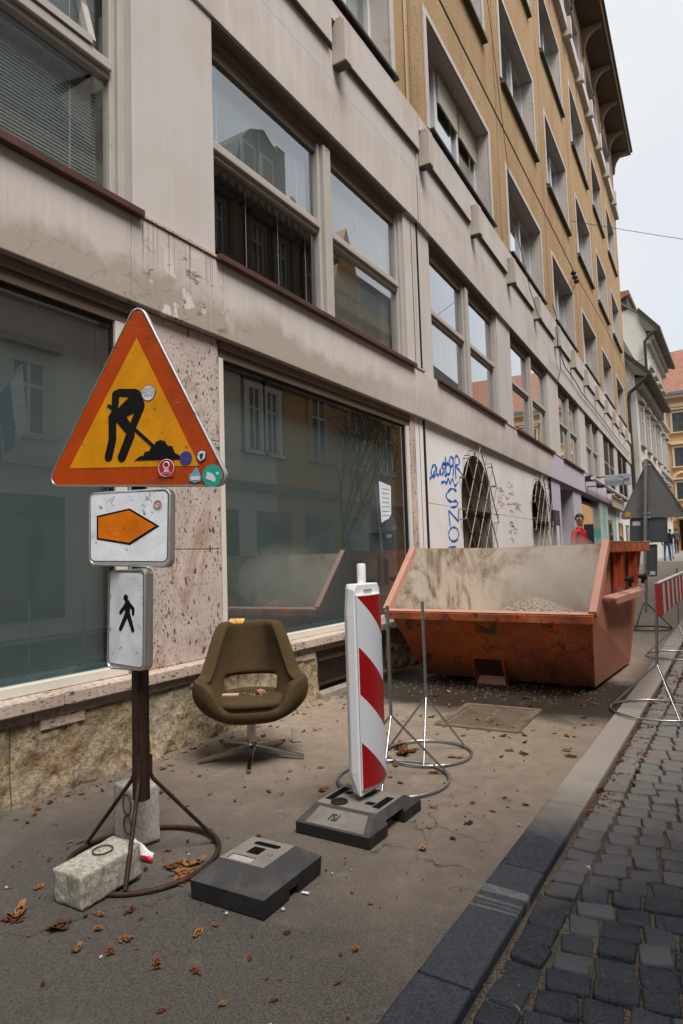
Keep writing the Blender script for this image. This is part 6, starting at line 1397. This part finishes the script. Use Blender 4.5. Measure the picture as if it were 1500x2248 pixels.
# bare street tree opposite, seen in the shop glass
BARK = simple('grey_bark', (.07, .06, .05), .9, 0, .3, 20, .4); tr = empty('street_tree', (3.7, 12.6, 0), 0, 'nearly bare street tree across the street', 'tree', world=True); rr = random.Random(5); tb = MB(); br_ = MB(); tips = []
def grow(p, d, L, r, lev):
    q = p + d*L; (tb if lev < 1 else br_).tube([p, p.lerp(q, .5)+Vector((rr.uniform(-.03, .03), rr.uniform(-.03, .03), 0)), q], [r, r*.85, r*.65], 5, cap=False)
    if lev >= 5: tips.append(q); return
    for k in range(3 if lev else 4):
        nd = (d + Vector((rr.uniform(-.8, .8), rr.uniform(-.8, .8), rr.uniform(-.1, .5)))*.75).normalized(); grow(q if k < 2 else p.lerp(q, rr.uniform(.5, .9)), nd, L*rr.uniform(.62, .8), r*.62, lev+1)
grow(Vector((3.3, 16.3, 0)), Vector((0, 0, 1)), 2.2, .07, 0); tr.location = (3.3, 16.3, 0)
tb.build('trunk', BARK, tr, smooth=60, fix=False); br_.build('limbs', BARK, tr, smooth=60, fix=False)
lf = MB()
for t in tips:
    for k in range(2):
        c = t + Vector((rr.uniform(-.1, .1), rr.uniform(-.1, .1), rr.uniform(-.1, .1))); a = Vector((rr.uniform(-1, 1), rr.uniform(-1, 1), rr.uniform(-1, 1))).normalized()*.035; b_ = Vector((rr.uniform(-1, 1), rr.uniform(-1, 1), rr.uniform(-1, 1))).normalized()*.035; lf.poly([c-a, c-b_, c+a, c+b_])
LEAFB = simple('brown_leaf', (.14, .085, .035), .85, 0, .3, 3)
lf.build('leaves', LEAFB, tr, fix=False)['kind'] = 'stuff'
# ------------------------------------------------------------------ fallen leaves, pebbles, litter
def leafm(name, a, b_): 
    g = G(name); p = g.obj(); oi = g.n('ObjectInfo').outputs['Random']; ri = g.n('NewGeometry').outputs['Random Per Island']; r_ = g.ma('FRACT', g.ma('ADD', oi, ri)); c = g.mix(r_, a, b_); c = g.mix(g.ramp(g.noise(p, 60, 4, .6), (.45, 0), (.75, .7)), c, tuple(x*.35 for x in a)); return g.end(c, .8, 0, g.bump(g.noise(p, 90, 3), .4, .002), .3)
LF1 = leafm('dry_brown_leaf', (.10, .035, .014), (.33, .13, .045)); LF2 = leafm('tan_leaf', (.38, .20, .07), (.26, .11, .04)); LF3 = leafm('dark_leaf', (.05, .025, .015), (.12, .05, .025))
def leaf_pts(rr, curl):
    n = 20; P = []; lobes = rr.choice((3, 5, 5)); ph = rr.uniform(0, 6)
    el = rr.uniform(.45, .9)
    for i in range(n):
        a = 2*PI*i/n; r_ = .62+.30*abs(math.cos(lobes*a/2+.0))**.8 + rr.uniform(-.10, .10)
        if rr.random() < .12: r_ *= .55
        x, y = r_*math.cos(a), r_*math.sin(a)*el; P.append((x, y, curl*(x*x*.9 + .35*math.sin(3*a+ph)*r_) + .04))
    return P
def add_leaf(b, rr, s, M_, curl):
    P = leaf_pts(rr, curl); zmin = min(p[2] for p in P+[(0,0,.02)]); c = b.vert(M_ @ Vector((0, 0, (.03-zmin)*s))); I = [b.vert(M_ @ Vector((x*s, y*s, (z-zmin)*s))) for x, y, z in P]
    J = [b.vert(M_ @ Vector((x*s*.5, y*s*.5, (z*.35+.04*math.sin(i*2.2)-zmin*.8)*s))) for i, (x, y, z) in enumerate(P)]
    for i in range(len(I)): b.face((J[i], J[(i+1) % len(I)], I[(i+1) % len(I)], I[i])); b.face((c, J[i], J[(i+1) % len(I)]))
b = MB(f2_)
for u0, u1, z0, z1 in ((12.95, 13.35, 11.45, 12.3), (13.75, 14.15, 11.45, 12.3), (8.5, 8.8, 11.6, 12.4)): b.box(u0-.08, u1+.08, .1, .16, z0-.08, z1+.1)
b.build('dormer_surround', BEI, e2); b = MB(f2_)
for u0, u1, z0, z1 in ((12.95, 13.35, 11.45, 12.3), (13.75, 14.15, 11.45, 12.3), (8.5, 8.8, 11.6, 12.4)): b.box(u0, u1, .165, .18, z0, z1)
b.build('dormer_pane', DKG, e2); b = MB(f2_)
for k in range(30): u = 8.4+k*.3; b.box(u, u+.14, .002, .5, 10.55, 10.8)
for k in range(5): b.lathe([(.12, 0), (.16, .1), (.05, .25), (.14, .45), (.02, .62)], 8, (9.1+k*2.0, .15, 11.2))
b.build('eave_ornaments', BRN, e2); b = MB(f2_); b.box(14.9, 15.3, -.6, -.2, 11.5, 13.4); b.box(10.6, 11.1, -2, -1.4, 11.5, 13.6); b.build('chimney', BRN, e2)
b = MB(f2_)
for u in (9.3, 10.6, 11.95, 13.6, 14.65, 16.2): b.prism([(u-.5, .02, 10.42), (u+.5, .02, 10.42), (u, .02, 10.7)], (0, .22, 0)); b.box(u-.55, u-.42, .003, .12, 8.8, 10.4); b.box(u+.42, u+.55, .003, .12, 8.8, 10.4)
b.build('window_pediments', simple('dark_stone_pediment', (.13, .11, .095), .85), e2)
rr = random.Random(21); lv = []
for k in range(12):
    b = MB(); add_leaf(b, rr, 1.0, Matrix.Identity(4), rr.uniform(.05, .6)); me = bpy.data.meshes.new('fallen_leaf'); me.from_pydata(b.v, [], b.f); me.materials.append((LF1, LF1, LF2, LF1, LF3, LF1)[k % 6]); me.shade_smooth(); lv.append(me)
LMK = [(-2.17, 1.92, 'the rusty sign stand'), (-1.612, 1.965, 'the spare rubber foot'), (-1.572, 2.66, 'the striped beacon'), (-2.667, 3.22, 'the swivel chair'), (-1.7, 3.5, 'the galvanised ring stands'), (-1.67, 4.75, 'the manhole cover'), (-2.2, 5.7, 'the foot of the skip'), (-1.0, 2.3, 'the dark kerb'), (-1.0, 4.0, 'the dusty kerb'), (-3.1, 2.2, 'the rough plinth'), (-3.1, 4.6, 'the ventilation grille'), (-2.3, 1.3, 'the bottom left corner of the view'), (-1.5, 1.3, 'the bottom edge of the view')]
def near(x, y): return min(LMK, key=lambda l: (l[0]-x)**2+(l[1]-y)**2)[2]
def put_leaf(x, y, s, z=None, label=None, group='dry leaves scattered on the pavement', v=None):
    o = bpy.data.objects.new('fallen_leaf', lv[v if v is not None else rr.randrange(12)]); COL.objects.link(o); o.location = (x, y, (rise(y) if z is None else z)+.001); o.scale = (s, s*rr.uniform(.7, 1), s*rr.uniform(.6, 1.2)); o.rotation_euler = (rr.uniform(-.15, .15), rr.uniform(-.15, .15), rr.uniform(0, 6.28))
    lm = near(x, y); kd = ('brown', 'brown', 'tan', 'brown', 'dark', 'brown')[(lv.index(o.data)) % 6]; sz = 'tiny' if s < .017 else 'small' if s < .03 else 'large'
    return tag(o, label or f'{sz} dry {kd} leaf lying on the asphalt near {lm}', 'leaf', group)
occ = [(-2.154, 1.9, .05), (-1.612, 1.965, .26), (-1.572, 2.66, .3), (-2.12, 1.66, .17), (-2.34, 2.03, .12)]
def free(x, y): return all((x-a)**2+(y-b_)**2 > r_*r_ for a, b_, r_ in occ) and not (-2.95 < x < -1.0 and 6.0 < y < 9.4)
for i in range(70):
    x, y = rr.uniform(-3.1, -1.0), rr.uniform(1.2, 3.2)
    if free(x, y): put_leaf(x, y, rr.choice((.012, .016, .018, .022, .030)))
for i in range(120):
    x, y = rr.uniform(-3.15, -.95), 2.8+3.2*rr.random()**.8
    if free(x, y): put_leaf(x, y, rr.choice((.014, .018, .022, .028, .038)))
for i in range(46):
    y = 1.3+i*.085+rr.uniform(-.03, .03); put_leaf(-3.13+abs(rr.gauss(0, .06)), y, rr.uniform(.014, .034))
for i in range(26): put_leaf(-1.55+rr.gauss(0, .16), 4.50+rr.gauss(0, .10), rr.uniform(.02, .04), label='dark curled leaf gathered on the edge of the manhole cover', group='leaves on the manhole cover')
spots = [((40, 2005), .05), ((130, 2035), .055), ((30, 2020), .05), ((215, 2040), .025), ((275, 2062), .03), ((435, 2048), .035), ((218, 2008), .03), ((285, 2000), .03), ((85, 1947), .03), ((405, 1918), .07), ((385, 1900), .06), ((425, 1895), .055), ((395, 1935), .045), ((565, 1840), .03), ((300, 1735), .02), ((460, 1820), .03), ((682, 1826), .035), ((697, 1832), .03), ((835, 1838), .03), ((930, 1865), .03), ((885, 1655), .10), ((905, 1648), .09), ((1005, 1663), .07), ((985, 1520), .05), ((880, 1640), .08), ((1150, 1655), .04), ((1255, 1660), .045), ((1245, 1648), .04), ((345, 2113), .03), ((170, 2085), .03), ((185, 1705), .04), ((225, 1735), .03), ((375, 1680), .035)]
names = {9: 'largest curled brown leaf in the heap beside the spare rubber foot', 20: 'big dark curled leaf inside the nearer galvanised ring stand', 22: 'big dark leaf inside the rear galvanised ring stand'}
for i, ((x, y), s) in enumerate(spots): p = ground(x, y); put_leaf(p.x, p.y, s, label=names.get(i), group=None if i in names else 'dry leaves scattered on the pavement')
b = MB(); r2 = random.Random(8)
for i in range(760):
    t = r2.random(); y = 3.3+t*9; x = KX1+abs(r2.gauss(0, .075+.02*t*4))+.01; s = r2.uniform(.010, .030); M_ = Matrix.Translation((x, y, rise(y)-.034)) @ Matrix.Rotation(r2.uniform(0, 6.28), 4, 'Z') @ Matrix.Rotation(r2.uniform(-.5, .5), 4, 'X'); add_leaf(b, r2, s, M_, r2.uniform(.2, .8))
tag(b.build('leaf_litter', LF1, fix=False, smooth=180), 'dry leaves and fragments gathered in the gutter along the kerb', 'leaf litter', kind='stuff')
b = MB(); 
for i in range(1100):
    x, y = (r2.uniform(-3.18, -.95), r2.uniform(1.3, 6)) if i < 500 else (-3.17+abs(r2.gauss(0, .05)), r2.uniform(1.5, 7)); s = r2.uniform(.003, .009); add_leaf(b, r2, s, Matrix.Translation((x, y, rise(y)+.001)) @ Matrix.Rotation(r2.uniform(0, 6.28), 4, 'Z'), r2.uniform(.2, .8))
tag(b.build('leaf_crumbs', LF1, fix=False, smooth=180), 'tiny leaf crumbs strewn over the pavement', 'leaf crumbs', kind='stuff')
b = MB()
for i in range(2600):
    y = 1.6+r2.random()**1.3*7; x = KX1+.01+abs(r2.gauss(0, .035)) if i % 3 else KX1+r2.uniform(0, 2.2); s = r2.uniform(.0015, .005)
    b.hexa([(x-s, y-s, rise(y)-.037), (x+s, y-s*.8, rise(y)-.037), (x+s, y+s, rise(y)-.037), (x-s*.7, y+s, rise(y)-.037), (x-s*.6, y-s*.6, rise(y)-.037+s*1.5), (x+s*.6, y-s*.5, rise(y)-.037+s*1.4), (x+s*.5, y+s*.6, rise(y)-.037+s*1.5), (x-s*.5, y+s*.6, rise(y)-.037+s*1.3)])
tag(b.build('grit', simple('dark_joint_grit', (.13, .11, .085), .95, 0, .3, 60), fix=False), 'grit lying in the joints of the cobbled road', 'grit', kind='stuff')
PEB = simple('pale_pebble', (.50, .45, .41), .8, 0, .2, 40)
for i in range(46):
    x, y = rr.uniform(-3.0, -1.0), rr.uniform(1.3, 5.2)
    if i < 10: q = ground(*[(188, 2013), (498, 2008), (622, 1998), (413, 1848), (415, 1877), (822, 1853), (1022, 1793), (772, 1911), (1140, 1812), (490, 2000)][i]); x, y = q.x, q.y
    s = rr.uniform(.004, .009) if i > 3 else .010
    chunk('pebble', (x, y, 0), s, s*.8, s*.9, PEB if i % 3 else GRAN, 'small loose pebble on the asphalt near '+near(x, y), 'pebble', rr.uniform(0, 6), 'pebbles on the pavement', i)
b = MB(); 
for i in range(420):
    x, y = r2.gauss(-1.9, .7), r2.gauss(5.75, .28); 
    if not -3.1 < x < -.95: continue
    s = r2.uniform(.003, .009); b.hexa([(x-s, y-s, 0), (x+s, y-s*.8, 0), (x+s, y+s, 0), (x-s*.7, y+s, 0), (x-s*.6, y-s*.6, s), (x+s*.6, y-s*.5, s*.9), (x+s*.5, y+s*.6, s), (x-s*.5, y+s*.6, s*.8)])
tag(b.build('spilt_gravel', simple('dirty_spilt_stone', (.17, .135, .10), .9, 0, .3, 60), fix=False), 'spilt gravel and crumbs along the foot of the skip', 'gravel', kind='stuff')
q = ground(670, 1964); b = MB(); b.tube([(q.x-.013, q.y, .005), (q.x+.013, q.y+.006, .005)], .004, 8); tag(b.build('cigarette_butt', WHS, smooth=50), 'white cigarette butt beside the notch of the spare rubber foot', 'cigarette butt')
chunk('plaster_lump', ground(978, 1486), .05, .035, .03, CONC2, 'pale plaster lump on the ground in front of the skip', 'plaster lump', .4, seed=3)
